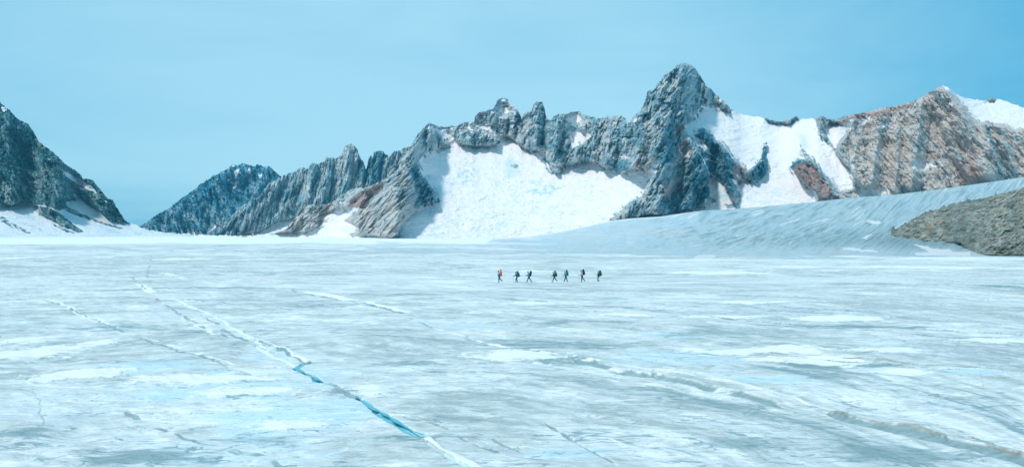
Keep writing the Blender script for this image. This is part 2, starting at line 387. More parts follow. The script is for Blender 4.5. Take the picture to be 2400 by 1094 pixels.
    for a in [(700, 985, 230, 42, 'blue', 0.8, .05), (520, 925, 260, 26, 'blue', 0.75, .05), (330, 868, 170, 20, 'blue', 0.7, .05),
              (150, 960, 180, 60, 'blue', 0.45, 0), (620, 1060, 260, 40, 'blue', 0.6, 0), (640, 845, 90, 16, 'blue', 0.6, 0), (760, 890, 120, 26, 'blue', 0.55, 0),
              (400, 938, 50, 10, 'blue', 1.1, .1), (520, 884, 34, 6, 'blue', 1.1, .1), (1600, 850, 190, 30, 'blue', 0.65, .04),
              (1800, 903, 110, 7, 'blue', 0.95, .05), (2260, 884, 160, 7, 'blue', 0.9, .06), (1560, 790, 80, 10, 'blue', 0.7, 0), (1100, 760, 150, 16, 'blue', 0.5, 0),
              (2000, 660, 260, 8, 'blue', 0.4, 0), (60, 660, 120, 12, 'blue', 0.3, 0), (1330, 1075, 120, 16, 'blue', .7, .05), (330, 745, 160, 12, 'blue', .4, 0),
              (1250, 960, 260, 60, 'grey', .35), (1000, 800, 200, 40, 'grey', .45), (1420, 1000, 200, 40, 'grey', .2), (260, 620, 300, 22, 'grey', .4), (700, 640, 300, 20, 'grey', .3),
              (1750, 800, 250, 20, 'grey', .5), (560, 700, 240, 16, 'grey', .3), (900, 1060, 120, 26, 'grey', .5), (1600, 950, 250, 20, 'grey', .3), (2200, 720, 200, 30, 'grey', .3),
              (960, 866, 70, 9, 'dark', .5), (1680, 790, 120, 10, 'dark', .5), (2000, 766, 160, 5, 'dark', .75), (1300, 862, 90, 10, 'dark', .5), (1900, 870, 70, 8, 'dark', .75),
              (2040, 868, 80, 5, 'dark', .8), (800, 935, 34, 9, 'dark', .62), (660, 828, 16, 8, 'dark', .6), (50, 1020, 90, 18, 'dark', .6), (330, 1075, 170, 22, 'dark', .6),
              (620, 1040, 130, 12, 'dark', .4), (1120, 1003, 26, 5, 'dark', .5), (1760, 1055, 180, 18, 'dark', .45), (2100, 1070, 180, 26, 'dark', .55), (160, 805, 60, 7, 'dark', .45),
              (470, 575, 180, 3, 'dark', .2), (80, 605, 80, 3, 'dark', .4), (1650, 835, 70, 7, 'dark', .3), (380, 855, 110, 5, 'dark', .35), (1580, 905, 60, 7, 'dark', .35),
              (560, 985, 260, 26, 'pale', .6), (930, 1000, 60, 16, 'pale', .7), (100, 900, 150, 30, 'pale', .4), (1100, 920, 160, 14, 'pale', .3)]:
        patch(*a)
    for a in [(1225, 845, 112, 16, 'snow', 1, .25), (1965, 745, 115, 7, 'snow', 1, .15, -0.25), (1700, 742, 110, 4, 'snow', .9, .1),
              (1780, 832, 150, 8, 'snow', .95, .2, -.7), (1900, 858, 130, 9, 'snow', 1, .2), (1620, 828, 30, 5, 'snow', .9, .15), (2330, 802, 110, 6, 'snow', .95, .12, -.3), (2090, 832, 95, 7, 'snow', .95, .15, -.2),
              (2110, 884, 80, 6, 'snow', .9, .1), (480, 903, 145, 11, 'snow', .95, .2), (570, 934, 105, 11, 'snow', .9, .2), (190, 887, 105, 14, 'snow', .95, .25),
              (80, 828, 110, 16, 'snow', .8, .15), (230, 806, 50, 7, 'snow', .8, .1), (1460, 741, 60, 4, 'snow', .9, .1), (760, 700, 90, 12, 'snow', .45, 0), (1250, 716, 70, 4, 'snow', .7, 0),
              (1700, 640, 160, 4, 'snow', .8, 0), (1500, 690, 220, 7, 'snow', .5, 0), (1750, 707, 120, 4, 'snow', .8, 0), (2060, 626, 340, 4, 'snow', .7, 0), (1250, 634, 60, 2, 'snow', .9, 0),
              (900, 650, 160, 4, 'snow', .5, 0), (430, 608, 60, 3, 'snow', .8, 0), (40, 605, 40, 3, 'snow', .9, 0), (330, 725, 90, 7, 'snow', .5, 0), (1100, 640, 100, 4, 'snow', .4, 0),
              (680, 1008, 90, 12, 'snow', .8, .12), (440, 968, 150, 10, 'snow', .6, .12), (880, 1015, 40, 12, 'snow', .6, .1), (1130, 735, 50, 4, 'snow', .6, 0), (1040, 660, 90, 3, 'snow', .6, 0),
              (880, 932, 50, 14, 'snow', .6, .1), (1550, 1050, 50, 8, 'snow', .5, .1), (70, 795, 60, 8, 'snow', .7, .1), (620, 885, 80, 6, 'snow', .6, .1)]:
        patch(*a)

    def line(pts, wid, what, amt=1.0, depth=0.0, wob_=0.25, dashed=0.0, lift=0.0, step=0.0):
        """wid in metres; depth > 0 cuts into the ice, lift raises a rim"""
        q = P(*pts); xs = [a for a, b in q]; ys = [b for a, b in q]; pad = 4 + wid * 6
        m = window(min(xs) - pad, max(xs) + pad, min(ys) - pad, max(ys) + pad)
        if m is None: return
        xx = X[m]; yy = Y[m]; no = wo2[m]
        wb = min(wob_, .3); d, t_, sd_ = linedist(xx + wb * no * .9, yy + wb * no * 2.0, q)
        ends = ss(0, 0.06, t_) * ss(1, 0.94, t_)
        wv = wid * 0.72 * (0.62 + 1.0 * (fbm(xx / 3 + 5, yy / 5, 2, 111) + 0.4)) * (0.3 + 0.7 * ends)
        k = ss(1.25, 0.75, d / wv)
        # keep a hair line at least as wide as the mesh can show
        if dashed: k = k * ss(dashed - .15, dashed + .15, 0.5 + fbm(t_ * 7 + len(pts), yy * 0, 2, 123))
        k = k * amt
        for nm in (what if isinstance(what, tuple) else (what,)):
            if nm == 'snow': snow[m] = np.maximum(snow[m], k); dark[m] *= (1 - k); dirt[m] *= (1 - k)
            if nm == 'blue': blue[m] = np.maximum(blue[m], k * 1.2); snow[m] *= (1 - k); tn[m] = tn[m] * (1 - k) + .8 * k; dark[m] *= (1 - k)
            if nm == 'channel': water[m] = np.maximum(water[m], k); snow[m] *= (1 - k); dark[m] *= (1 - k)
            if nm == 'dark': dark[m] = np.maximum(dark[m], k); snow[m] *= (1 - k)
            if nm == 'dirt': dirt[m] = np.maximum(dirt[m], k)
        Z[m] -= (depth if depth > 0 else depth * .45) * k
        if step:
            sgn = sd_ * d; Z[m] += step * ends * ss(-wv, wv, sgn) * np.exp(-np.maximum(sgn, 0) / 9)
        if lift:
            Z[m] += lift * np.exp(-((d - wv * 1.6) / (wv * 0.9)) ** 2)
    line([(400, 700), (440, 722), (480, 738), (520, 760), (560, 785), (600, 812), (640, 840), (700, 874), (760, 905)], .6, 'blue', .4, 0.0, .5)
    line([(402, 700), (440, 722), (480, 738), (520, 758), (560, 780), (600, 806), (625, 826)], .26, 'snow', .9, -0.06, .5)
    line([(470, 745), (520, 770), (560, 795), (600, 818), (630, 835)], .22, 'dark', .8, 0.12, .3, .35)
    line([(590, 800), (640, 818), (675, 838), (725, 862)], .26, 'dark', .7, 0.1, .3)
    line([(580, 795), (620, 806), (650, 818), (725, 860)], .16, 'snow', .9, 0, .3)
    line([(600, 818), (640, 845), (700, 876)], .22, 'snow', .8, 0, .3)
    line([(725, 862), (695, 876), (722, 892), (757, 912)], .26, 'channel', .9, .16, .3, 0, .0)
    line([(835, 950), (862, 968), (900, 990), (950, 1020), (992, 1046)], .26, 'channel', .9, .16, .3, 0, .0)
    line([(760, 912), (800, 930), (840, 952)], .35, 'dark', .55, .1, .3)
    line([(990, 1044), (1030, 1068), (1080, 1094), (1140, 1125), (1190, 1150)], .20, 'snow', .9, -0.05, .2)
    line([(985, 1048), (1025, 1074), (1075, 1100), (1130, 1130)], .12, 'blue', 1, .1, .1)
    line([(320, 668), (345, 680), (352, 692)], .9, ('snow',), .9, 0, .3)
    line([(310, 650), (352, 692), (440, 755), (500, 790)], .22, 'dark', .6, .1, .8, .45)
    line([(355, 598), (350, 625), (345, 650), (352, 668)], .35, 'dark', .4, 0, .3, .3)
    line([(380, 640), (430, 655), (500, 672)], 1.0, 'snow', .7, 0, 1, .35)
    line([(130, 710), (190, 738), (225, 750), (258, 765)], .55, 'snow', .8, -.05, .5)
    line([(90, 700), (150, 720), (200, 740), (260, 768), (330, 800), (420, 830), (480, 852), (560, 885), (640, 905)], .2, 'dark', .6, .08, .5, .35)
    line([(330, 795), (420, 822), (480, 845), (580, 880)], .3, 'snow', .75, 0, .5, .4)
    line([(425, 750), (470, 768), (520, 790)], .4, 'snow', .8, 0, .3, .3)
    line([(430, 748), (500, 778), (540, 795)], .2, 'dark', .6, .1, .3, .4)
    line([(720, 686), (780, 698), (830, 709)], 1.1, 'snow', 1, -.15, .6)
    line([(855, 713), (890, 720), (960, 734)], .9, 'snow', 1, -.15, .6)
    line([(685, 680), (700, 688), (780, 704), (840, 713), (900, 724), (975, 742)], .35, 'dark', .75, .15, .4, .3)
    line([(960, 748), (1040, 780), (1120, 802), (1200, 822), (1340, 850)], .30, 'dark', .55, .12, .5, .4)
    line([(1010, 770), (1080, 790), (1140, 806), (1230, 828)], .25, 'snow', .8, 0, .5, .4)
    line([(1335, 846), (1380, 868), (1450, 882), (1520, 895), (1570, 904), (1640, 918), (1720, 935), (1830, 962)], .42, ('dark',), .75, .22, .35, .30, 0, .18)  # shade of the bank's recess painted dark along the step
    line([(1360, 858), (1440, 873), (1520, 886), (1600, 894), (1700, 912), (1800, 935)], .24, 'snow', .75, -.2, .35, .2)
    line([(1535, 893), (1555, 899)], .5, 'dark', 1, .3, .1)  # shade inside the small cave, painted dark
    line([(1640, 895), (1760, 920), (1900, 958), (2000, 975), (2150, 995), (2290, 1025), (2400, 1056), (2520, 1100)], .16, 'snow', .95, -.05, .15)
    line([(1700, 905), (1900, 945), (2050, 970), (2300, 1010), (2500, 1060)], .10, 'snow', .6, 0, .1, .3)
    line([(1930, 972), (2010, 998), (2100, 1015), (2200, 1035), (2300, 1060), (2400, 1090), (2500, 1130)], .40, 'dark', .95, .16, .25, 0, 0, .20)  # shading of the bank face painted as a dark band
    line([(1940, 972), (2015, 993), (2105, 1009), (2205, 1029), (2305, 1053), (2410, 1083)], .12, 'dirt', .9, -.08, .2, .25)
    line([(1780, 838), (1860, 842), (1950, 850), (2050, 858), (2150, 867), (2250, 874), (2400, 886), (2550, 905)], .40, 'dirt', .85, -.12, .3, .2)
    line([(1800, 843), (1860, 848), (1950, 856), (2050, 864), (2150, 872), (2250, 880)], .30, 'dark', .95, .2, .3, .25)
    line([(1620, 737), (1760, 752), (1900, 762), (2050, 766), (2200, 774), (2350, 782), (2500, 792)], .6, 'dark', .8, .15, .5, .25)
    line([(1280, 1008), (1330, 1038), (1400, 1080), (1450, 1110)], .14, 'dark', .6, .12, .15, .2)
    line([(1405, 1038), (1460, 1052), (1525, 1072)], .16, 'snow', .9, 0, .1)
    line([(290, 972), (360, 1003), (420, 1030), (520, 1050), (640, 1090), (700, 1110)], .2, ('dark',), .6, .04, .4, .4)
    line([(330, 985), (400, 1015), (480, 1040), (560, 1062)], .16, 'snow', .5, 0, .5, .4)
    line([(75, 920), (95, 945), (100, 970), (98, 1010)], .10, 'dark', .4, .03, .25, .2)
    line([(40, 840), (80, 858), (130, 868)], .16, 'snow', .5, 0, .3)
    line([(860, 970), (1000, 1000), (1150, 1040), (1250, 1094)], .12, 'dark', .5, .08, .3, .45)
    line([(930, 990), (1010, 1008), (1100, 1050), (1190, 1094)], .14, 'dark', .5, .1, .3, .4)
    # weak parallel cracks following the fabric
    rng = np.random.RandomState(5)
    for i in range(34):
        x0 = rng.uniform(-70, 22); y0 = rng.uniform(45, 230); ln = rng.uniform(8, 30)
        a_ = [(x0, y0), (x0 + ln * .41 + rng.uniform(-1, 1), y0 - ln * .91 * .5), (x0 + ln * .41 * 2, y0 - ln * .91)]
        a_ = [(CX + F * p[0] / max(p[1], 36), CY + F * H / max(p[1], 36)) for p in a_]
        line(a_, rng.uniform(.08, .2) * (1 + y0 / 120), rng.choice(['dark', 'snow']), rng.uniform(.35, .7), .05, .3, .4)
    Z = np.where(Y > 4000, Z - 20, Z)
    dark = np.clip(dark * 1.3, 0, 1)
    return grid_object('glacier_ice', X, Y, Z, M_ice, [(np.clip(snow, 0, 1), np.clip(blue, 0, 1), np.clip(dirt, 0, 1)), (np.clip(tn, 0, 1.3), water, dark)])
tag(build_ice(), kind='structure')

# meltwater lying in the open crevasse
def water_strip(name, pts, wid, zoff, mat):
    q = [Vector((*G(a, b), 0)) for a, b in pts]
    pl = []
    for a, b in zip(q[:-1], q[1:]):
        for k in range(8): pl.append(a.lerp(b, k / 8))
    pl.append(q[-1]); n = len(pl); X = np.zeros((n, 4)); Y = np.zeros((n, 4)); Z = np.zeros((n, 4))
    rng = np.random.RandomState(3)
    for i, p in enumerate(pl):
        t = (pl[min(i + 1, n - 1)] - pl[max(i - 1, 0)]).normalized(); s = Vector((-t.y, t.x, 0))
        ww = (.75 + .45 * math.sin(i * .9 + 2 * math.sin(i * .37))) * wid * (0.35 + 0.65 * math.sin(math.pi * min(1, max(0.02, i / (n - 1))) ) ** .5) * (0.8 + 0.4 * rng.rand())
        for j, c in enumerate((-1, -.35, .35, 1)):
            v = p + s * c * ww; X[i, j], Y[i, j] = v.x, v.y
    return X, Y, Z
mw, t, b = new_mat('turquoise_meltwater')
b.inputs['Base Color'].default_value = (0.02, 0.34, 0.46, 1); b.inputs['Roughness'].default_value = 0.25
b.inputs['Specular IOR Level'].default_value = 0.3
g_ = t.nodes.new('ShaderNodeNewGeometry').outputs['Position']
t.links.new(mixn(t, noisen(t, g_, 1.2, 4), (0.015, 0.30, 0.39), (0.06, 0.50, 0.60)), b.inputs['Base Color'])
M_water = mw
ice_obj = bpy.data.objects['glacier_ice']
def ice_heights(X, Y):
    from mathutils.bvhtree import BVHTree
    global _bvh
    if '_bvh' not in globals():
        me = ice_obj.data
        co = np.empty(len(me.vertices) * 3, np.float32); me.vertices.foreach_get('co', co); co = co.reshape(-1, 3)
        keep = {}
        _bvh = co
    out = np.zeros(X.shape); flat = _bvh
    sel = (flat[:, 1] > Y.min() - 3) & (flat[:, 1] < Y.max() + 3) & (flat[:, 0] > X.min() - 3) & (flat[:, 0] < X.max() + 3)
    s = flat[sel]
    for idx in np.ndindex(X.shape):
        d = (s[:, 0] - X[idx]) ** 2 + (s[:, 1] - Y[idx]) ** 2; out[idx] = s[d.argmin(), 2]
    return out
def make_water(pts, wid):
    X, Y, Z = water_strip('meltwater', pts, wid, 0, M_water)
    Z = ice_heights(X, Y); c = Z[:, 1:3].mean(1); c = np.convolve(np.pad(c, 3, mode='edge'), np.ones(7) / 7, 'valid')
    Z = np.repeat((c + 0.15)[:, None], 4, 1)
    tag(grid_object('meltwater', X, Y, Z, M_water), kind='structure')
make_water([(727, 861), (695, 876), (722, 892), (757, 912)], .13)
make_water([(833, 948), (862, 968), (900, 990), (950, 1020), (994, 1047)], .12)

# ------------------------------------------------------------------ the slope mesh
def build_slope():
    pxs = np.linspace(880, 2800, 1000); nr = 330
    px = np.repeat(pxs[None, :], nr, 0)
    v = np.linspace(0, 1, nr)[:, None]
    Yg = 322 * (G_YT / 322) ** (v ** 0.85) * np.ones_like(px)
    Z = slope_z(px, Yg); X = Yg * (px - CX) / F
    py = CY - F * (Z - H) / Yg
    # furrows: curve round the outcrop, run down to the left
    wr = curve([(880, 0), (1500, .12), (2000, .35), (2400, .60), (2800, .75)], px)
    s1 = py + wr * (px - 1500) + 10 * fbm(px / 220, py / 60, 3, 5)
    al = px - wr * py
    fur = fbm(al / 46 + 6 * fbm(px / 200, py / 40, 2, 199), s1 / 3.2, 5, 201, .68, True) * (.6 + .8 * fbm(px / 120, py / 25, 3, 197)); fu2 = fbm(al / 260, s1 / 16, 3, 221)
    steep = ss(1150, 1700, px) * ss(0.02, 0.25, v) * np.ones_like(px)
    Z = Z + (0.28 * fur + 2.2 * fu2 + 1.1 * fbm(px / 30, py / 10, 5, 207, .6)) * steep * np.clip(Yg / 800, .3, 1.2) * ss(1.0, .92, v)
    Z = Z - 1.2 * ss(0.03, 0.0, v)            # the foot goes under the flat ice
    tn = 0.34 + 0.26 * fur + 0.32 * fu2 + 0.55 * fbm(px / 30, py / 6, 5, 231, .62) + .35 * fbm(px / 9, py / 2.6, 3, 236)
    tn += 0.30 * ss(1700, 1200, px) + 0.1
    dark = steep * (0.36 * ss(1400, 1750, px) + .25 * ss(.0, -.3, fur) + 0.22 * ss(1700, 2000, px) * ss(520, 570, py) + 0.40 * ss(-.1, .4, fbm(al / 50 + px / 90, s1 / 6, 5, 240, .62)))
    dark = dark + 0.25 * ss(2000, 2150, px) * ss(540, 575, py)
    blue = 0.62 + 0.3 * fbm(px / 150, py / 20, 3, 250) + .1 * steep
    snow = 0.9 * ss(.30, .42, fbm(al / 60, s1 / 4, 4, 260)) * steep
    snow = np.maximum(snow, 0.9 * ss(.10, .25, fbm(px / 150, py / 7, 4, 270)) * ss(1650, 1150, px))
    snow = np.maximum(snow, .8 * ss(9, 0, py - curve(G_TOP, px)) * ss(1850, 1500, px))
    wig = 2.2 * fbm(px / 14, py / 5, 3, 280)
    def poly(pts, amt=1.):
        nonlocal snow, dark
        k = ss(1.5, -1.0, sdf(px, py, pts) + wig); snow = np.maximum(snow, amt * k); dark = dark * (1 - k)
    poly(R5((860, 978), (900, 980), (960, 1000), (1060, 1005), (1075, 1018), (1180, 1020), (1180, 1045), (870, 1040), (850, 1025), (950, 1020)))
    poly(R5((950, 948), (1050, 950), (1130, 945), (1130, 958), (1050, 962), (960, 955)))
    poly(R5((440, 997), (500, 998), (560, 1005), (640, 1015), (640, 1022), (560, 1018), (440, 1008)))
    poly(R5((570, 845), (650, 842), (660, 855), (590, 855)))
    poly(R5((540, 945), (575, 920), (605, 920), (570, 948)), .8)
    poly([(1625, 600), (1650, 596), (1680, 600), (1665, 606), (1630, 606)])
    base = ss(598, 610, py - 3 * fbm(px / 90, py / 8, 3, 290)) ; snow = np.maximum(snow, .8 * base); dark *= 1 - base
    # back side, dropping behind the crest
    Xb, Yb_, Zb = X[-1], Yg[-1], Z[-1]
    back = [(60, -3), (200, -14), (500, -50)]
    X = np.vstack([X] + [((Yg[-1] + d) * (pxs - CX) / F)[None] for d, z in back]); Y = np.vstack([Yg] + [(Yb_ + d)[None] for d, z in back])
    Z = np.vstack([Z] + [(Zb + z)[None] for d, z in back])
    ext = lambda a: np.vstack([a] + [a[-1:]] * 3)
    return grid_object('glacier_slope', X, Y, Z, M_slope, [(ext(np.clip(snow, 0, 1)), ext(np.clip(blue, 0, 1)), ext(0 * snow)), (ext(np.clip(tn, 0, 1.3)), ext(0 * tn), ext(np.clip(dark, 0, 1)))])
tag(build_slope(), kind='structure')

# ------------------------------------------------------------------ mountains
def mountain(name, skyline, base, basedepth, x0, x1, step, nr, mat, snowf, tonef, arete=(), rockslope=1.7, snowslope=.5,
             jag=1.2, amp=16.0, ribs=(26, 80, 0.35), seed=0, foot=6.0, dblur=4, back=260.0, snow_relief=2.6, yoff=None, warp=.8, warmf=None, bank=True):
    pxs = np.arange(x0, x1, step); nc = len(pxs)
    sk = curve(skyline, pxs) + 4.2 * jag * fbm(pxs / 13, pxs * 0 + seed, 5, seed + 1, .72) - jag * .9 * np.clip(fbm(pxs / 5.5, pxs * 0 + 3 + seed, 3, seed + 3, .6, True) * 2 - .2, -1, 1.5)
    bs = curve(base, pxs); bd = curve(basedepth, pxs)
    sk = np.minimum(sk, bs - 1.0)
    v = np.linspace(0, 1, nr)[:, None] ; px = np.repeat(pxs[None], nr, 0)
    py = bs[None] + foot - (bs[None] + foot - sk[None]) * v
    wn = warp * 7.0 * fbm(px / 20, py / 20, 5, seed + 11, .68)
    wm = warp * 6.0 * fbm(px / 14 + 40, py / 26, 5, seed + 15, .68) + warp * 5.0 * fbm(px / 7, py / 60, 3, seed + 17, .6)
    snow = np.clip(snowf(px + wn, py + wm, px, py), 0, 1)
    if bank: snow = np.maximum(snow, .95 * ss(2.5, -1.5, (bs[None] - py) - 7 * ss(-.25, .5, fbm(px / 26, py / 40, 4, seed + 98, .6)) - 1.5 * fbm(px / 4, py / 4, 2, seed + 99)) * ss(1500, 1300, px))
    # depth of the surface: integrate the fall line on a regular grid, so that ridges do not print through the snow below them
    pg = np.arange(bs.max() + foot, sk.min() - 2, -1.6); PX, PY = np.meshgrid(pxs, pg)
    wn_ = warp * 7.0 * fbm(PX / 20, PY / 20, 5, seed + 11, .68); wm_ = warp * 6.0 * fbm(PX / 14 + 40, PY / 26, 5, seed + 15, .68) + warp * 5.0 * fbm(PX / 7, PY / 60, 3, seed + 17, .6)
    sg = np.clip(snowf(PX + wn_, PY + wm_, PX, PY), 0, 1); bigs = blur(blur(sg, 10, 0), 12, 1); sg = blur(blur(sg, 4, 0), 6, 1); sg = ss(.12, .5, sg) * ss(.22, .48, bigs)
    EG = (CY - PY) / F
    tq = rockslope + (snowslope - rockslope) * sg; tq = tq * (1 + (.35 * (1 - sg)) * fbm(PX / 60, PY / 30, 3, seed + 20))
    YG = np.zeros_like(PX); YG[0] = bd; below = PY > (bs + foot)[None]
    for i in range(1, len(pg)):
        YG[i] = np.where(below[i], bd, YG[i - 1] + YG[i - 1] * (EG[i] - EG[i - 1]) / np.maximum(tq[i] - EG[i], .12))
    wide = blur(YG, 20, 1); YG = blur(YG, dblur, 1); k_ = blur(blur(sg, 10, 1), 6, 0); YG = YG + (wide - YG) * k_
    Y = np.zeros_like(px); sb = np.zeros_like(px)
    for c_i in range(nc):
        Y[:, c_i] = np.interp(-py[:, c_i], -pg, YG[:, c_i]); sb[:, c_i] = np.interp(-py[:, c_i], -pg, sg[:, c_i])
    e = (CY - py) / F
    if yoff is not None: Y = Y + yoff(px, py)
    q = ss(0, .06, v)
    rib, ver, skw = ribs
    if isinstance(skw, list): skw = curve(skw, pxs)[None] + 0 * py
    a_ = px + skw * (py - 400) + 8 * fbm(px / 70, py / 70, 3, seed + 30)
    f1, t1 = facet(a_ / (rib * .8), py / (ver * .5), seed + 52); f2, t2 = facet(a_ / (rib * .30) + 5, py / (ver * .17), seed + 54, 1.2); f3, t3 = facet(a_ / (rib * .13), py / (ver * .06), seed + 56, 1.4)
    r = fbm(a_ / (rib * 2.6), py / (ver * 1.6), 2, seed + 40, .5, True) * 1.3 + fbm(a_ / rib, py / ver, 3, seed + 44, .55, True) * .8 + 1.1 * f1 + .85 * f2 + .46 * f3 + .38 * fbm(a_ / (rib * .35), py / (ver * .22), 4, seed + 50, .62, True)
    r2 = fbm(px / 40, py / 40, 4, seed + 60)
    rk = 1 - sb
    r = r * (1 - .45 * ss(1940, 2040, px)) if warmf else r
    Y = Y - (amp * r + .6 * amp * r2) * (rk * .9 + .06) * q
    Y = Y - snow_relief * (1.6 * fbm(px / 18, py / 7, 5, seed + 70, .65) + 2.6 * fbm(px / 60 + py / 60, py / 22, 3, seed + 75)) * sb * q - 2.0 * snow
    for pts, hgt, wl, wr in arete:
        pts = sorted(pts, key=lambda p: p[1]); ys = [p[1] for p in pts]; xs = [p[0] for p in pts]
        dx = px - np.interp(py, ys, xs) + wn
        prof = np.clip(np.where(dx < 0, 1 + dx / wl, 1 - dx / wr), 0, 1)
        prof *= ss(ys[0] - 12, ys[0] + 14, py) * ss(ys[-1] + 14, ys[-1] - 12, py)
        Y = Y - hgt * prof * (.3 + .7 * rk) * q
    X = Y * (px - CX) / F; Z = H + Y * e
    (rust, pale, icy_shade) = tonef(px + wn, py + wm, snow)
    pale = pale + .12 + (.16 * (t1 - .5) + .34 * (t2 - .5) + .28 * (t3 - .5)) - .55 * ss(.05, .012, np.abs(fbm(a_ / (rib * .32), py / (ver * .35), 3, seed + 92, .5))) * ss(-.3, .2, fbm(px / 30, py / 30, 2, seed + 93)) + .40 * fbm(a_ / 6, py / 24, 4, seed + 90, .65)
    smooth = snow > .5
    Xs, Ys, Zs = [X], [Y], [Z]; zb = Z[-1]; rel = np.maximum(zb, 5)
    for d, fz in ((.12, .96), (.35, .80), (.7, .5), (1.2, 0.0), (1.5, -.1)):
        yy = Y[-1] + back * d; Xs.append((X[-1] / Y[-1] * yy)[None]); Ys.append(yy[None])
        Zs.append((zb - rel * (1 - fz) + (6 * fbm(pxs / 15, pxs * 0 + d * 9, 3, seed + 80) if fz > 0 else 0))[None])
    ext = lambda a: np.vstack([a] + [a[-1:]] * 5)
    o = grid_object(name, np.vstack(Xs), np.vstack(Ys), np.vstack(Zs), mat,
                    [(ext(snow), ext(np.clip(rust, 0, 1)), ext(np.clip(pale, 0, 1))), (ext(np.clip(icy_shade, 0, 1)), ext(warmf(px, py) if warmf else 0 * snow), ext(0 * snow))], ext(smooth))
    return tag(o, kind='structure')
def pm(px, py, poly, soft=1.2):
    a = np.array(poly, float); m = (px > a[:, 0].min() - soft) & (px < a[:, 0].max() + soft) & (py > a[:, 1].min() - soft) & (py < a[:, 1].max() + soft)
    out = np.zeros_like(px); out[m] = ss(soft, -soft, sdf(px[m], py[m], poly)); return out
def strk(px, py, pts, w): 
    d, t_, s_ = linedist(px, py, pts); return ss(w * 1.3, w * .6, d)

# --- main massif
C_SKY = [(540, 557), (643, 548), (670, 538), (692, 514), (706, 492), (711, 481), (761, 481), (777, 475), (807, 454), (826, 443), (862, 440), (900, 423), (925, 396), (945, 368), (960, 346)] + \
    R3((320, 370), (350, 320), (400, 265), (425, 245), (460, 255), (480, 265), (520, 270), (600, 265), (650, 240), (715, 240), (720, 205), (750, 175), (830, 155), (855, 125), (865, 95), (890, 85), (930, 88),
       (945, 130), (975, 140), (985, 155), (1010, 190), (1020, 225), (1023, 200), (1050, 175), (1085, 165), (1095, 125), (1115, 108), (1150, 110), (1165, 150), (1180, 215), (1200, 230), (1225, 200), (1260, 190),
       (1310, 185), (1340, 172), (1390, 172), (1410, 190), (1450, 200), (1500, 212), (1550, 210), (1600, 200)) + \
    R4((150, 390), (180, 405), (190, 435), (210, 430), (240, 380), (275, 360), (300, 310), (318, 260), (321, 225), (335, 228), (355, 228), (370, 215), (385, 180), (410, 165), (420, 140), (445, 118), (470, 105),
       (500, 75), (530, 58), (560, 50), (590, 60), (630, 85), (650, 120), (675, 160), (700, 200), (735, 225), (765, 260), (800, 290), (830, 315), (855, 345), (890, 365), (950, 385), (1000, 395), (1060, 400),
       (1120, 420), (1180, 430), (1220, 415), (1275, 397), (1300, 410), (1390, 408), (1440, 392), (1475, 410), (1530, 415)) + \
    R5((450, 230), (500, 222), (600, 205), (660, 185), (740, 175), (820, 155), (900, 120), (950, 90), (990, 65), (1020, 55), (1045, 62), (1090, 100), (1130, 120), (1200, 135), (1260, 142), (1300, 125), (1330, 130),
       (1400, 150), (1492, 185)) + [(2500, 280), (2650, 330), (2800, 350)]
CIRQUE = R3((365, 470), (400, 450), (420, 430), (480, 415), (560, 405), (640, 390), (700, 395), (740, 408), (800, 395), (870, 380), (890, 355), (920, 345), (960, 355), (1000, 380), (1040, 418), (1090, 415), (1150, 415),
            (1195, 425), (1170, 460), (1135, 490), (1200, 500), (1280, 503), (1290, 520), (1330, 515), (1420, 490), (1480, 482), (1520, 525), (1560, 530)) + \
    R4((0, 722), (80, 725), (140, 755), (230, 735), (300, 718), (385, 740), (350, 790), (310, 830), (290, 900), (200, 940), (150, 1000), (80, 1045), (80, 1200)) + \
    [(1430, 600), (900, 600)] + R3((140, 1000), (200, 985), (235, 990), (240, 930), (250, 890), (290, 860), (340, 810), (370, 775), (420, 765), (500, 745), (470, 690), (430, 640), (400, 590), (360, 565), (372, 520))
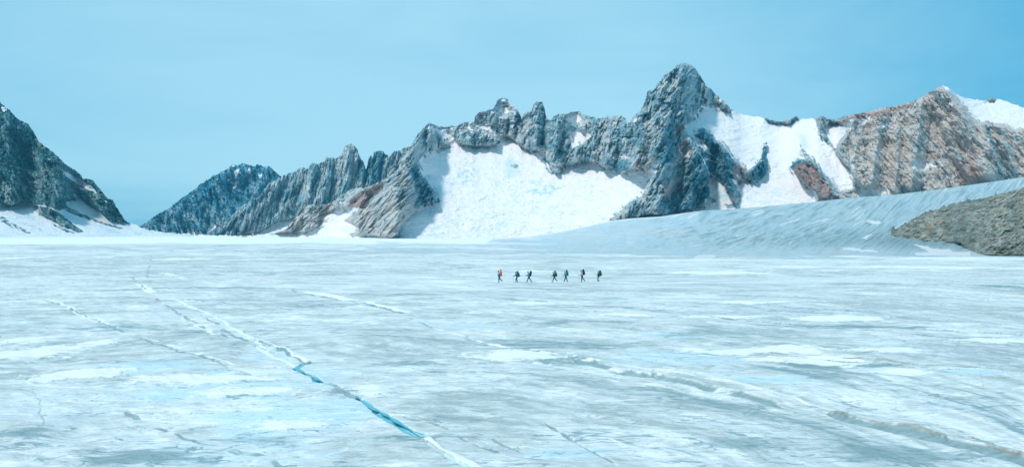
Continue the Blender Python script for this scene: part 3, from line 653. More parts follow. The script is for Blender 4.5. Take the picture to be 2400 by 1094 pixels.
SNOWS = [
    (CIRQUE, 1),
    (R3((1200, 525), (1280, 525), (1290, 560), (1240, 570), (1205, 550)), -1),
    (R3((950, 510), (990, 505), (1005, 525), (975, 530), (955, 522)), -1),
    (R3((1300, 190), (1345, 175), (1380, 178), (1400, 210), (1430, 240), (1400, 262), (1370, 275), (1330, 250), (1305, 225)), 1),
    (R3((1330, 295), (1400, 300), (1485, 320), (1430, 350), (1400, 385), (1345, 405), (1335, 350)), 1),
    (R3((425, 258), (465, 280), (455, 300), (425, 285)), 1),
    (R3((475, 285), (530, 280), (560, 320), (590, 345), (560, 365), (520, 345), (490, 315)), 1),
    (R3((560, 370), (640, 375), (640, 400), (570, 410)), .8),
    (R3((700, 240), (760, 250), (830, 285), (880, 300), (870, 318), (800, 290), (720, 268)), .8),
    (R3((870, 165), (900, 150), (940, 155), (935, 180), (890, 188)), .9),
    (R3((870, 340), (960, 350), (940, 380), (880, 380)), .9),
    # snow bowl right of the peak
    (R4((625, 380), (690, 325), (740, 340), (770, 365), (830, 345), (880, 350), (950, 366), (1060, 385), (1090, 430), (1180, 436), (1240, 455), (1290, 392), (1392, 388), (1412, 450), (1420, 500), (1450, 540),
        (1500, 590), (1540, 650), (1600, 720), (1641, 780), (1641, 850), (1560, 870), (1500, 810), (1440, 740), (1400, 700), (1350, 640), (1310, 580), (1295, 560), (1320, 640), (1330, 665), (1260, 680), (1235, 715),
        (1280, 770), (1330, 830), (1400, 880), (1420, 915), (1380, 1000), (860, 1000), (910, 930), (890, 900), (900, 840), (930, 810), (870, 770), (900, 770), (960, 800), (1010, 820), (1060, 790), (1090, 740), (1100, 690), (1080, 660), (1100, 600), (1085, 560), (1060, 590), (1050, 660), (1020, 700), (965, 735), (920, 700), (880, 650), (820, 560), (770, 545),
        (720, 495), (680, 465), (650, 470), (625, 515), (680, 545), (710, 600), (750, 655), (700, 620), (640, 575), (590, 510), (555, 455), (600, 425), (630, 415)), 1),
    (R4((430, 1010), (560, 1000), (670, 975), (700, 945), (780, 945), (840, 975), (900, 1000), (900, 1060), (400, 1060)), 1),
    (R4((510, 580), (560, 575), (598, 610), (598, 660), (560, 650), (520, 605)), 1),
    (R4((720, 745), (790, 800), (850, 900), (870, 950), (800, 960), (720, 900), (712, 820)), 1),
    (R4((730, 320), (790, 275), (800, 300), (770, 320), (780, 360), (740, 350)), .9),
    (R4((235, 410), (258, 400), (255, 425), (235, 430)), .9),
    (R4((1480, 425), (1540, 440), (1590, 460), (1600, 500), (1560, 530), (1530, 590), (1500, 560), (1450, 470)), 1),
    (R4((100, 655), (180, 640), (225, 655), (160, 665), (105, 672)), .8),
    (R4((860, 780), (1005, 880), (1000, 890), (880, 830)), .7),
    # right-hand mountain
    (R5((1020, 58), (1045, 50), (1095, 78), (1140, 95), (1255, 112), (1275, 150), (1325, 150), (1335, 112), (1492, 162), (1700, 212), (1700, 330), (1492, 298), (1440, 308), (1380, 278), (1310, 268), (1230, 262), (1160, 210), (1135, 165),
        (1090, 108), (1050, 90)), 1),
    (R5((340, 260), (400, 280), (460, 300), (440, 350), (400, 385), (400, 430), (360, 380), (330, 310)), 1),
    (R5((460, 250), (500, 245), (490, 290), (520, 310), (480, 310)), .8), (R5((530, 250), (600, 230), (590, 260), (550, 295)), .9),
    (R5((830, 190), (870, 150), (860, 180)), .8), (R5((640, 295), (700, 260), (730, 275), (680, 300), (630, 318)), .8),
    (R5((1050, 148), (1085, 158), (1075, 178)), .9),
    (R5((770, 490), (850, 475), (900, 488), (1010, 495), (1035, 520), (950, 530), (915, 545), (850, 540), (800, 510)), .9),
    (R5((470, 515), (510, 515), (500, 545), (480, 540)), .9), (R5((475, 460), (505, 458), (480, 500)), .8),
    (R5((525, 655), (600, 650), (640, 640), (715, 650), (715, 700), (520, 700)), .95),
    (R5((1058, 610), (1090, 560), (1085, 620), (1070, 645)), .7), (R5((1260, 345), (1290, 360), (1290, 385)), .8), (R5((1310, 520), (1330, 540), (1320, 548)), .8),
    (R5((1430, 350), (1492, 370), (1492, 380)), .8),
    # spur on the left
    (R2((1590, 780), (1640, 745), (1720, 730), (1740, 690), (1800, 675), (1840, 690), (1850, 720), (1990, 670), (1960, 710), (1900, 740), (1850, 790), (1980, 850), (1900, 910), (1850, 960), (1400, 1000), (1560, 880), (1700, 800), (1720, 775), (1650, 790), (1600, 800)), 1),
    (R2((1800, 625), (1840, 640), (1890, 630), (1895, 655), (1850, 675), (1825, 660)), .9),
    (R2((1600, 720), (1660, 690), (1720, 680), (1660, 700)), .7),
    (R2((1000, 925), (1100, 915), (1150, 900), (1260, 905), (1560, 900), (1700, 920), (2188, 945), (2188, 1100), (900, 1100)), 1),
    (R3((0, 985), (60, 965), (130, 985), (130, 1100), (0, 1100)), .8),
    (R3((240, 940), (300, 960), (320, 990), (240, 995)), .3)]
def c_snow(px, py, rx, ry):
    s = np.zeros_like(px)
    for p, a in SNOWS:
        xs = [q[0] for q in p]; ys = [q[1] for q in p]
        m = (px > min(xs) - 4) & (px < max(xs) + 4) & (py > min(ys) - 4) & (py < max(ys) + 4)
        k = pm(px[m], py[m], p)
        s[m] = np.maximum(s[m], a * k) if a > 0 else s[m] * (1 - k)
    # thin snow on ledges
    led = fbm(rx / 13 - ry / 20, ry / 6 + rx / 30, 5, 301, .68)
    nb = blur(blur(s, 9, 0), 9, 1)
    dens = .42 * nb + (.25 * ss(1290, 1200, rx) + .08) * ss(980, 1010, rx) * ss(345, 300, ry) + .07 * ss(1990, 2010, rx) * ss(2200, 2050, rx) * ss(500, 400, ry) + .03
    rbn = fbm((rx - .5 * ry) / 9, (ry + .2 * rx) / 46, 5, 311, .62); s = s * (1 - .95 * ss(.20, .30, rbn + .12) * ss(.93, .70, nb) * (ry < 505))
    s = s * (1 - .9 * ss(.42, .48, fbm(rx / 9, ry / 6, 3, 313, .6)) * ss(1420, 1480, rx) * ss(440, 470, ry))
    s = np.maximum(s, ss(.62 - dens, .72 - dens, led + .2))
    dg = fbm((rx - .8 * ry) / 4.5, (ry + .5 * rx) / 34, 4, 306, .6); s = np.maximum(s, .9 * ss(.33, .42, dg) * ss(2050, 2200, rx))
    dg2 = fbm((rx + .7 * ry) / 4.5, ry / 30, 4, 308, .6); s = np.maximum(s, .9 * ss(.36, .45, dg2) * ss(1440, 1500, rx) * ss(1760, 1700, rx))
    for pts, w_ in ((R4((520, 280), (560, 225), (585, 205)), 1.1), (R4((640, 265), (675, 290)), 1.1), (R4((385, 305), (420, 300)), 1.5), (R4((600, 120), (640, 140)), 1.4), (R4((430, 180), (445, 172)), 1.5),
                    (R4((650, 620), (700, 700), (715, 760)), 1.0), (R4((690, 660), (770, 690)), .8), (R4((770, 520), (860, 640), (880, 660)), 1.2), (R4((160, 560), (185, 480), (190, 430)), .9),
                    (R5((1040, 430), (1050, 480), (1060, 500)), 1.0), (R5((1080, 590), (1088, 540)), .9), (R4((300, 430), (310, 450)), 1.2)):
        s = np.maximum(s, .9 * strk(px, py, pts, w_))
    return s
def c_tone(px, py, snow):
    rust = .75 * pm(px, py, R4((860, 700), (920, 690), (960, 740), (940, 800), (900, 870), (860, 800)), 6) + .9 * pm(px, py, R4((1250, 720), (1330, 670), (1400, 740), (1470, 830), (1520, 920), (1420, 930), (1330, 820), (1260, 780)), 6) \
        + .55 * pm(px, py, R4((330, 640), (400, 590), (430, 520), (560, 420), (600, 470), (470, 560), (400, 650), (380, 730), (240, 750), (230, 700)), 9) \
        + .8 * pm(px, py, R2((1850, 640), (2000, 560), (2080, 500), (2188, 470), (2188, 520), (2080, 600), (2030, 690), (1960, 690), (1900, 690)), 5) \
        + .6 * pm(px, py, R4((390, 900), (450, 780), (560, 800), (600, 880), (500, 900), (430, 960)), 8) + .5 * pm(px, py, R3((1480, 480), (1560, 490), (1600, 540), (1500, 520)), 5)
    rb = ss(1950, 2010, px)
    rust = rust + rb * (.35 * ss(0.05, .4, fbm(px / 45, py / 22, 4, 330)) + .22)
    rust += .65 * pm(px, py, R5((380, 262), (460, 240), (640, 200), (850, 150), (860, 165), (700, 215), (520, 240), (400, 300)), 6)
    rust += .45 * pm(px, py, R5((1090, 500), (1200, 500), (1270, 600), (1250, 630), (1120, 620)), 10)
    rust += .5 * pm(px, py, R5((180, 560), (270, 500), (380, 650), (380, 720), (290, 725), (170, 610)), 5)
    # pale band: left spur, middle ridge and the right mountain are lighter rock
    pale = .60 + .24 * fbm(px / 50, py / 60, 4, 340)
    pale += .20 * ss(1010, 960, px) + rb * (1.05 + 1.1 * fbm((px - .7 * py) / 34, (py + .3 * px) / 70, 5, 345, .6)) + .25 * pm(px, py, R5((840, 330), (1040, 100), (1140, 160), (1200, 300), (1300, 600), (1180, 480), (1020, 300), (900, 420)), 14)
    dk = pm(px, py, R4((620, 500), (680, 470), (760, 560), (870, 650), (880, 760), (870, 900), (700, 930), (480, 1020), (410, 940), (490, 850), (600, 740), (640, 600)), 8)  # shaded right side of peak and buttress, painted into the rock tone
    dk = np.maximum(dk, pm(px, py, R4((975, 780), (1060, 590), (1100, 560), (1105, 610), (1080, 760), (1010, 820)), 4))
    dk = np.maximum(dk, pm(px, py, R4((340, 650), (430, 540), (500, 560), (450, 680), (360, 700)), 6)); dk = np.maximum(dk, pm(px, py, R4((90, 700), (150, 665), (220, 680), (190, 740), (110, 740)), 4))
    dk = np.maximum(dk, pm(px, py, R3((350, 500), (370, 570), (460, 670), (505, 745), (400, 770), (330, 790), (360, 700), (300, 560)), 5))
    dk = np.maximum(dk, pm(px, py, R5((1260, 420), (1330, 400), (1492, 580), (1400, 590)), 6) * .8)
    dk = np.maximum(dk, pm(px, py, R5((120, 530), (200, 480), (240, 500), (180, 530)), 3)); dk = np.maximum(dk, rb * .85 * ss(.10, .3, fbm((px - .6 * py) / 36, py / 60, 5, 350, .6)))
    pale = pale * (1 - .85 * dk)
    # pale veins in the buttress side painted dark as shaded
    vn = np.abs(fbm(px / 30 + .4 * py / 30, py / 60, 3, 360)); pale = pale + dk * .9 * ss(.035, .012, vn) * ss(420, 470, py) + .35 * ss(.03, .01, np.abs(fbm(px / 40 - py / 60, py / 90, 3, 365)))
    icy_shade = .45 * ss(.1, .45, fbm(px / 40, py / 12, 5, 370, .6)) * ss(380, 440, py) + .35 * ss(500, 560, py) * ss(.0, .3, fbm(px / 60 + py / 16, py / 9, 4, 375))  # blue ice, plus bluish snow shading painted into the colour
    icy_shade += .9 * pm(px, py, R3((590, 560), (680, 510), (750, 540), (720, 620), (640, 650)), 12) * ss(0, .3, fbm(px / 9, py / 9, 3, 380)) + .9 * pm(px, py, R3((1060, 680), (1150, 640), (1290, 650), (1200, 710)), 6) * ss(-.1, .2, fbm(px / 12, py / 6, 3, 384))
    icy_shade += .7 * pm(px, py, R3((900, 500), (950, 460), (1000, 500), (1010, 560), (930, 600)), 8) * .7 + .6 * pm(px, py, R3((360, 590), (450, 590), (560, 700), (480, 720)), 10)  # last term paints the bluish half-shadow along the bowl's left edge
    icy_shade += .5 * pm(px, py, R4((1290, 500), (1340, 520), (1360, 600), (1310, 590)), 8) + .8 * pm(px, py, R4((1440, 740), (1560, 870), (1480, 870), (1400, 720)), 6)
    icy_shade += .5 * pm(px, py, R4((730, 800), (860, 900), (850, 950), (780, 920)), 8)
    crev = 1 - np.abs(fbm(px / 46 + py / 50, py / 9 - px / 90, 5, 390, .6)) * 11; icy_shade += .55 * ss(.1, .9, crev) * ss(-.1, .25, fbm(px / 70, py / 30, 3, 392)) * ss(345, 400, py)
    return rust, pale, icy_shade
ARETES = [
    (R4((560, 50), (480, 300), (430, 480), (440, 620), (420, 800), (380, 1040)), 87, 120, 45),
    (R4((320, 230), (280, 400), (300, 560), (230, 740)), 38, 30, 20),
    (R4((600, 100), (620, 280), (560, 430), (600, 600), (640, 760), (560, 1000)), 49, 40, 26),
    (R4((700, 200), (690, 320)), 26, 30, 15),
    (R4((760, 520), (850, 700), (860, 900)), 38, 30, 12), (R4((600, 540), (690, 700), (700, 960)), 41, 26, 14),
    (R4((1290, 690), (1330, 760), (1440, 920)), 32, 34, 18), (R4((1440, 480), (1560, 700), (1641, 820)), 23, 20, 26),
    (R3((325, 370), (310, 500), (310, 620), (250, 760), (200, 980)), 44, 70, 30),
    (R3((425, 250), (440, 420)), 32, 26, 16), (R3((890, 90), (880, 380)), 38, 50, 16), (R3((985, 160), (950, 330)), 26, 14, 10), (R3((1130, 110), (1110, 400)), 41, 26, 14),
    (R3((1270, 190), (1230, 420)), 26, 26, 14), (R3((1430, 200), (1380, 480)), 26, 30, 18), (R3((1600, 200), (1560, 520)), 35, 34, 22), (R3((1500, 220), (1470, 480)), 26, 22, 14),
    (R2((2188, 450), (1950, 560), (1800, 700), (1700, 800), (1500, 900)), 29, 34, 16),
    (R5((1020, 55), (1150, 260), (1260, 420), (1290, 600)), 64, 70, 34), (R5((900, 120), (880, 300), (860, 480), (830, 660)), 41, 34, 26), (R5((660, 190), (640, 400), (600, 650)), 38, 36, 24),
    (R5((1340, 270), (1440, 560)), 32, 18, 14), (R5((1240, 280), (1370, 580)), 32, 16, 12), (R5((1030, 280), (1120, 500), (1200, 620)), 29, 18, 14), (R5((500, 240), (440, 380), (500, 600)), 26, 20, 16),
    (R5((740, 300), (760, 480), (740, 680)), 23, 20, 14)]
C_BASE = [(540, 556), (700, 556), (850, 558), (950, 562), (1050, 563), (1120, 563), (1240, 558), (1320, 548), (1430, 524), (1475, 518), (1550, 512), (1640, 502), (1720, 496), (1900, 480), (2000, 470), (2100, 462), (2250, 444),
          (2400, 424), (2800, 380)]
C_DEP = [(540, 1900), (700, 1850), (950, 1500), (1240, 1530), (2000, 1560), (2400, 1600), (2800, 1640)]
mountain('mountain_centre', C_SKY, C_BASE, C_DEP, 545, 2760, 1.15, 430, M_rock, c_snow, c_tone, ARETES, seed=400, foot=7, warmf=lambda px, py: ss(1950, 2020, px) * (.8 + .5 * fbm(px / 60 + py / 80, py / 60, 3, 480)) + .45 * ss(1000, 940, px) * ss(400, 500, py) + .3 * ss(.1, .4, fbm(px / 40, py / 40, 3, 482)), ribs=(26, 80, [(540, .9), (950, .8), (1050, .25), (1450, .3), (1520, .55), (1640, .45), (1720, -.2), (1950, -.35), (2050, -.5), (2300, -.75), (2760, -.8)]))

# --- ridge of spires on the left of it
B_SKY = [(470, 556), (486, 551), (510, 534), (533, 517), (560, 489), (588, 470), (610, 458), (629, 432), (659, 416)] + \
    R2((1350, 400), (1420, 380), (1460, 350), (1510, 340), (1520, 360), (1570, 305), (1610, 310), (1650, 300), (1685, 290), (1690, 255), (1750, 255), (1770, 275), (1820, 235), (1835, 215), (1850, 165), (1905, 138),
       (1935, 150), (1960, 195), (1975, 240), (2010, 290), (2035, 360), (2055, 270), (2075, 240), (2095, 255), (2100, 210), (2150, 200), (2185, 200)) + [(901, 361), (914, 367), (921, 357), (938, 355), (944, 349), (962, 345), (990, 370), (1010, 420)]
def b_snow(px, py, rx, ry):
    s = np.zeros_like(px)
    for p, a in [(R2((1480, 790), (1440, 760), (1370, 800), (1280, 805), (1200, 850), (1130, 890), (1050, 915), (850, 935), (850, 1000), (1700, 1000), (1500, 880)), 1),
                 (R2((1370, 620), (1395, 650), (1415, 700), (1400, 705), (1380, 670)), 1), (R2((1540, 480), (1560, 530), (1540, 525)), .9), (R2((1400, 440), (1415, 435), (1400, 460)), .9),
                 (R2((1610, 540), (1640, 575), (1625, 578)), .9)]:
        s = np.maximum(s, a * pm(px, py, p))
    led = fbm(rx / 12, ry / 7, 4, 501, .6); return np.maximum(s, ss(.52, .62, led + .1))
def b_tone(px, py, snow):
    pale = .62 + .35 * fbm(px / 10 + py / 60, py / 60, 4, 510) + .2 * pm(px, py, R2((1830, 200), (1905, 140), (1950, 190), (1980, 400), (1900, 560), (1830, 400)), 5)  # sunlit left side of the tall spire painted paler
    dk = np.maximum(pm(px, py, R2((1960, 260), (2060, 350), (2060, 470), (1960, 470)), 3), pm(px, py, R2((2040, 250), (2188, 190), (2188, 420), (2060, 480)), 4)); pale = pale * (1 - .6 * dk)  # first outline paints the spire's shaded right side darker
    return .35 * ss(.1, .4, fbm(px / 20, py / 20, 3, 520)) + .1, pale, 0 * px
ARB = [(R2((1890, 140), (1880, 400), (1850, 560)), 34, 26, 12), (R2((1720, 255), (1700, 500), (1640, 640)), 26, 22, 12), (R2((1600, 310), (1540, 560), (1480, 660)), 20, 22, 12),
       (R2((1480, 345), (1400, 600), (1250, 800)), 22, 26, 14), (R2((1330, 415), (1180, 620), (960, 850)), 24, 26, 16), (R2((1210, 480), (1000, 700), (760, 900)), 18, 20, 14), (R2((2080, 245), (2070, 470)), 16, 10, 8), (R2((2130, 205), (2130, 440)), 16, 10, 8),
       (R2((1580, 560), (1500, 640)), 10, 12, 8)]
mountain('mountain_spires', B_SKY, [(470, 553), (600, 554), (760, 545), (860, 470), (1010, 460)], [(470, 2250), (700, 2250), (1010, 2350)], 478, 1005, 1.1, 270, M_rock, b_snow, b_tone, ARB, rockslope=2.1, seed=600, warp=.45, amp=12,
         ribs=(11, 75, .25), foot=8, jag=1.5, dblur=3)

# --- blue-grey peak farther away
A_SKY = [(300, 552), (331.5, 530), (368.5, 504), (396, 489), (415, 474)] + R2((490, 580), (510, 570), (570, 530), (610, 490), (680, 445), (770, 395), (800, 375), (850, 360), (880, 325), (910, 315), (940, 325), (985, 305), (1020, 310),
    (1050, 325), (1090, 335), (1100, 318), (1160, 330), (1220, 340), (1260, 375), (1310, 425)) + [(690, 440), (730, 470), (800, 545)]
def a_snow(px, py, rx, ry):
    s = np.zeros_like(px)
    for p, a in [(R2((885, 320), (905, 312), (918, 325), (900, 332)), 1), (R2((905, 370), (940, 345), (955, 360), (935, 410), (915, 415), (905, 395)), 1), (R2((1025, 345), (1050, 335), (1058, 365), (1040, 395), (1020, 375)), 1),
                 (R2((1035, 420), (1060, 425), (1060, 450), (1040, 445)), 1), (R2((1110, 395), (1145, 390), (1145, 410), (1120, 430)), 1), (R2((850, 440), (870, 440), (865, 460), (852, 455)), 1),
                 (R2((910, 460), (935, 470), (930, 510), (900, 520), (880, 500), (910, 495)), .9), (R2((1240, 385), (1260, 390), (1255, 405)), .9), (R2((755, 430), (775, 425), (758, 455)), .9), (R2((540, 585), (570, 560), (560, 590)), .9),
                 (R2((750, 720), (765, 760), (800, 800), (790, 830), (740, 860), (700, 890), (620, 925), (650, 905), (735, 850), (755, 800)), 1), (R2((690, 890), (620, 925), (640, 1000), (760, 1000)), .6)]:
        s = np.maximum(s, a * pm(px, py, p, .8))
    led = fbm(rx / 10, ry / 6, 4, 701, .6); return np.maximum(s, ss(.60, .68, led + .22 * pm(rx, ry, R2((760, 300), (1300, 300), (1250, 480), (860, 540)), 12)))
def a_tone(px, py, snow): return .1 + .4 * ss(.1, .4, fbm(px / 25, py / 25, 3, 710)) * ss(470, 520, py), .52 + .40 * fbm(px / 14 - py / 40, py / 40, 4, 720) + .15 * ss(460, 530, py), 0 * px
ARA = [(R2((990, 305), (900, 520), (880, 760), (860, 900)), 60, 60, 26), (R2((1160, 330), (1120, 500), (1000, 700)), 40, 34, 22), (R2((780, 390), (640, 620), (600, 880)), 45, 40, 22), (R2((520, 570), (430, 720), (400, 880)), 30, 30, 20),
       (R2((880, 330), (760, 560), (740, 800)), 36, 30, 18)]
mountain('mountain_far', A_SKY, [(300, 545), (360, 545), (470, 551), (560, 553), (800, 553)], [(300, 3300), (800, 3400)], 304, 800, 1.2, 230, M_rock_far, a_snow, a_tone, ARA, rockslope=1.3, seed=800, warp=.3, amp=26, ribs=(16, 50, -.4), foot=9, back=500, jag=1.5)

# --- dark mountain on the left with its snow apron
L_SKY = [(-420, 40), (-200, 130), (-60, 205)] + R1((0, 110), (20, 130), (60, 160), (110, 215), (150, 240), (180, 250), (210, 290), (250, 365), (290, 395), (340, 430), (370, 460), (410, 500), (450, 530), (490, 550), (520, 580), (530, 602), (560, 600),
    (600, 615), (625, 650), (660, 690), (690, 730), (720, 735), (745, 780), (780, 830), (800, 872)) + [(301, 522), (329, 532), (351, 541), (402, 548), (475, 552), (560, 554.5), (700, 557)]
ROCKL = [(-500, 0), (310, 0), (310, 300)] + R1((830, 906), (760, 885), (700, 860), (640, 812), (560, 765), (500, 740), (460, 740), (420, 750), (430, 785), (380, 802), (290, 772), (200, 757), (130, 762), (60, 782), (0, 757)) + [(-120, 470), (-500, 450)]
def l_snow(px, py, rx, ry):
    s = 1 - pm(px, py, ROCKL, 1.5)
    for p, a in [(R1((240, 775), (330, 790), (400, 830), (470, 890), (540, 940), (500, 945), (400, 905), (330, 870), (250, 830)), -.95), (R1((420, 770), (520, 820), (640, 870), (790, 918), (770, 922), (640, 885), (500, 840), (420, 800)), -.85),
                 (R1((0, 830), (80, 880), (210, 950), (180, 950), (60, 905), (0, 870)), -.6), (R1((330, 880), (400, 910), (480, 948), (440, 945), (350, 905)), -.8), (R1((120, 860), (280, 920), (260, 930), (140, 890)), -.35),
                 (R1((200, 760), (260, 780), (300, 830), (240, 820)), -.6), (R1((920, 915), (1020, 955), (1010, 962), (960, 940)), -.35),
                 (R1((400, 545), (450, 570), (520, 605), (600, 660), (625, 695), (580, 680), (500, 635), (430, 590)), .9), (R1((505, 655), (540, 660), (548, 672), (515, 672)), 1), (R1((465, 690), (490, 700), (560, 770), (600, 800), (520, 770), (480, 730)), .75),
                 (R1((670, 742), (688, 745), (685, 757)), .9), (R1((5, 135), (45, 145), (45, 165), (25, 170), (8, 155)), .9), (R1((0, 115), (10, 118), (5, 125)), .9), (R1((300, 465), (318, 472), (312, 480)), .9), (R1((750, 860), (830, 890), (830, 905), (760, 880)), .9)]:
        k = pm(px, py, p, 1.3); s = np.maximum(s, a * k) if a > 0 else s * (1 + a * k * (.55 + .9 * ss(-.2, .3, fbm(rx / 8 - ry / 8, ry / 3 - rx / 12, 3, 905))))
    return s
def l_tone(px, py, snow):
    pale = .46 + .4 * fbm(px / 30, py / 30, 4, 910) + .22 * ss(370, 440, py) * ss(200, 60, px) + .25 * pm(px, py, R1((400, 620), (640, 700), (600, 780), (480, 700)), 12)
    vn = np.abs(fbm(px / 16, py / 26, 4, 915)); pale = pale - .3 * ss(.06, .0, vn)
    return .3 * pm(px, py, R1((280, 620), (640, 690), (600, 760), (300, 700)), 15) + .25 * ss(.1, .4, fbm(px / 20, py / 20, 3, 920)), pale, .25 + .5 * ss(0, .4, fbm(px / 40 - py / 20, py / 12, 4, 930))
ARL = [(R1((180, 250), (230, 420), (330, 560), (420, 740)), 40, 40, 34), (R1((60, 160), (60, 400), (100, 760)), 36, 50, 36), (R1((-200, 100), (-120, 400), (-100, 760)), 40, 60, 50), (R1((490, 550), (580, 640), (700, 860)), 26, 26, 16),
       (R1((340, 430), (420, 560), (560, 700)), 22, 20, 16)]
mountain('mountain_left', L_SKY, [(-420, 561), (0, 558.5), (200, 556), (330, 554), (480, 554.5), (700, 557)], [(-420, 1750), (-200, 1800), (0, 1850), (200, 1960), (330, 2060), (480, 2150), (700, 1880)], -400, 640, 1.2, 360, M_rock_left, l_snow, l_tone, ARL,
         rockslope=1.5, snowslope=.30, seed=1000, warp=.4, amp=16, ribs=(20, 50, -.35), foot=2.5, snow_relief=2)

# ------------------------------------------------------------------ near outcrop on the right
O_SKY = [(2085, 545)] + R5((735, 902), (760, 880), (830, 840), (900, 800), (1000, 770), (1080, 740), (1200, 720), (1300, 700), (1400, 670), (1492, 650)) + [(2500, 415), (2650, 380), (2760, 375)]
O_BASE = [(2085, 546.5)] + R5((740, 912), (800, 945), (880, 950), (960, 950), (1040, 960), (1125, 955), (1140, 1000), (1180, 1020), (1200, 1040), (1492, 1040)) + [(2760, 601)]
OX = np.arange(2086, 2750, 8.0)
O_DEP = [(x, min(slope_depth(x, float(curve(O_BASE, x)) ), 900) - 4) for x in OX]
def o_tone(px, py, snow):
    return .12 + .5 * ss(.1, .4, fbm(px / 30, py / 16, 4, 1210)), .5 + .5 * fbm((px + 1.2 * py) / 30, (py - .3 * px) / 5, 5, 1220, .6), 0 * px
mountain('rock_outcrop', O_SKY, O_BASE, O_DEP, 2088, 2745, 1.3, 240, M_outcrop, lambda a, b, c, d: 0 * a, o_tone, [(R5((900, 800), (1000, 930)), 4, 30, 20), (R5((1150, 730), (1160, 950)), 5, 40, 25), (R5((1400, 680), (1350, 1000)), 6, 50, 30)],
         rockslope=.42, bank=False, seed=1300, amp=1.5, ribs=(22, 24, .9), foot=5, back=90, jag=1.2, dblur=26)

# ------------------------------------------------------------------ hikers
def skinned(name, chain, mat, parent=None, sub=1):
    """one continuous surface grown round a branching skeleton; chain: list of (index_of_previous or None, (x,y,z), radius)"""
    me = bpy.data.meshes.new(name + '_bones')
    vs = [c[1] for c in chain]; es = [(c[0], i) for i, c in enumerate(chain) if c[0] is not None]
    me.from_pydata(vs, es, []); ob = bpy.data.objects.new('tmp', me); COL.objects.link(ob)
    mod = ob.modifiers.new('s', 'SKIN'); mod.use_smooth_shade = True
    for i, c in enumerate(chain):
        sv = me.skin_vertices[0].data[i]; r = c[2] if isinstance(c[2], tuple) else (c[2], c[2]); sv.radius = r; sv.use_root = (c[0] is None)
    if sub: m2 = ob.modifiers.new('u', 'SUBSURF'); m2.levels = sub; m2.render_levels = sub
    dg = bpy.context.evaluated_depsgraph_get(); dg.update()
    out = bpy.data.meshes.new_from_object(ob.evaluated_get(dg)); out.name = name
    bpy.data.objects.remove(ob); bpy.data.meshes.remove(me)
    out.materials.clear(); out.materials.append(mat)
    for p in out.polygons: p.use_smooth = True
    o = bpy.data.objects.new(name, out); COL.objects.link(o); o.parent = parent; return o
def blob(name, c, r, mat, parent=None, shape=None, seg=18, rings=12, e=2.0, yrot=0.0):
    """rounded box / ellipsoid with exponent e"""
    bm = bmesh.new(); bmesh.ops.create_uvsphere(bm, u_segments=seg, v_segments=rings, radius=1)
    for v in bm.verts:
        n = (abs(v.co.x) ** e + abs(v.co.y) ** e + abs(v.co.z) ** e) ** (1 / e); v.co /= n
        if shape: shape(v.co)
        p = Vector((v.co.x * r[0], v.co.y * r[1], v.co.z * r[2]))
        if yrot: p = Vector((p.x * math.cos(yrot) + p.z * math.sin(yrot), p.y, -p.x * math.sin(yrot) + p.z * math.cos(yrot)))
        v.co = p + Vector(c)
    me = bpy.data.meshes.new(name); bm.to_mesh(me); bm.free(); me.materials.append(mat)
    for p in me.polygons: p.use_smooth = True
    o = bpy.data.objects.new(name, me); COL.objects.link(o); o.parent = parent; return o
def rod(name, a, b, r0, r1, mat, parent=None, n=10):
    a = Vector(a); b = Vector(b); q = (b - a).to_track_quat('Z', 'Y'); bm = bmesh.new()
    rr = []
    for p, r in ((a, r0), (b, r1)):
        rr.append([bm.verts.new(p + q @ Vector((math.cos(2 * math.pi * k / n) * r, math.sin(2 * math.pi * k / n) * r, 0))) for k in range(n)])
    for k in range(n): bm.faces.new((rr[0][k], rr[0][(k + 1) % n], rr[1][(k + 1) % n], rr[1][k]))
    bm.faces.new(rr[0][::-1]); bm.faces.new(rr[1])
    me = bpy.data.meshes.new(name); bm.to_mesh(me); bm.free(); me.materials.append(mat)
    o = bpy.data.objects.new(name, me); COL.objects.link(o); o.parent = parent; return o

SKIN = plain('weathered_skin', (0.42, 0.24, 0.17), .6, .08)
_mc = {}
def cloth(col):
    if col not in _mc: _mc[col] = plain('cloth_%d' % (len(_mc) + 1), col, .85, .3, 9)
    return _mc[col]
DK = (0.012, 0.035, 0.045)

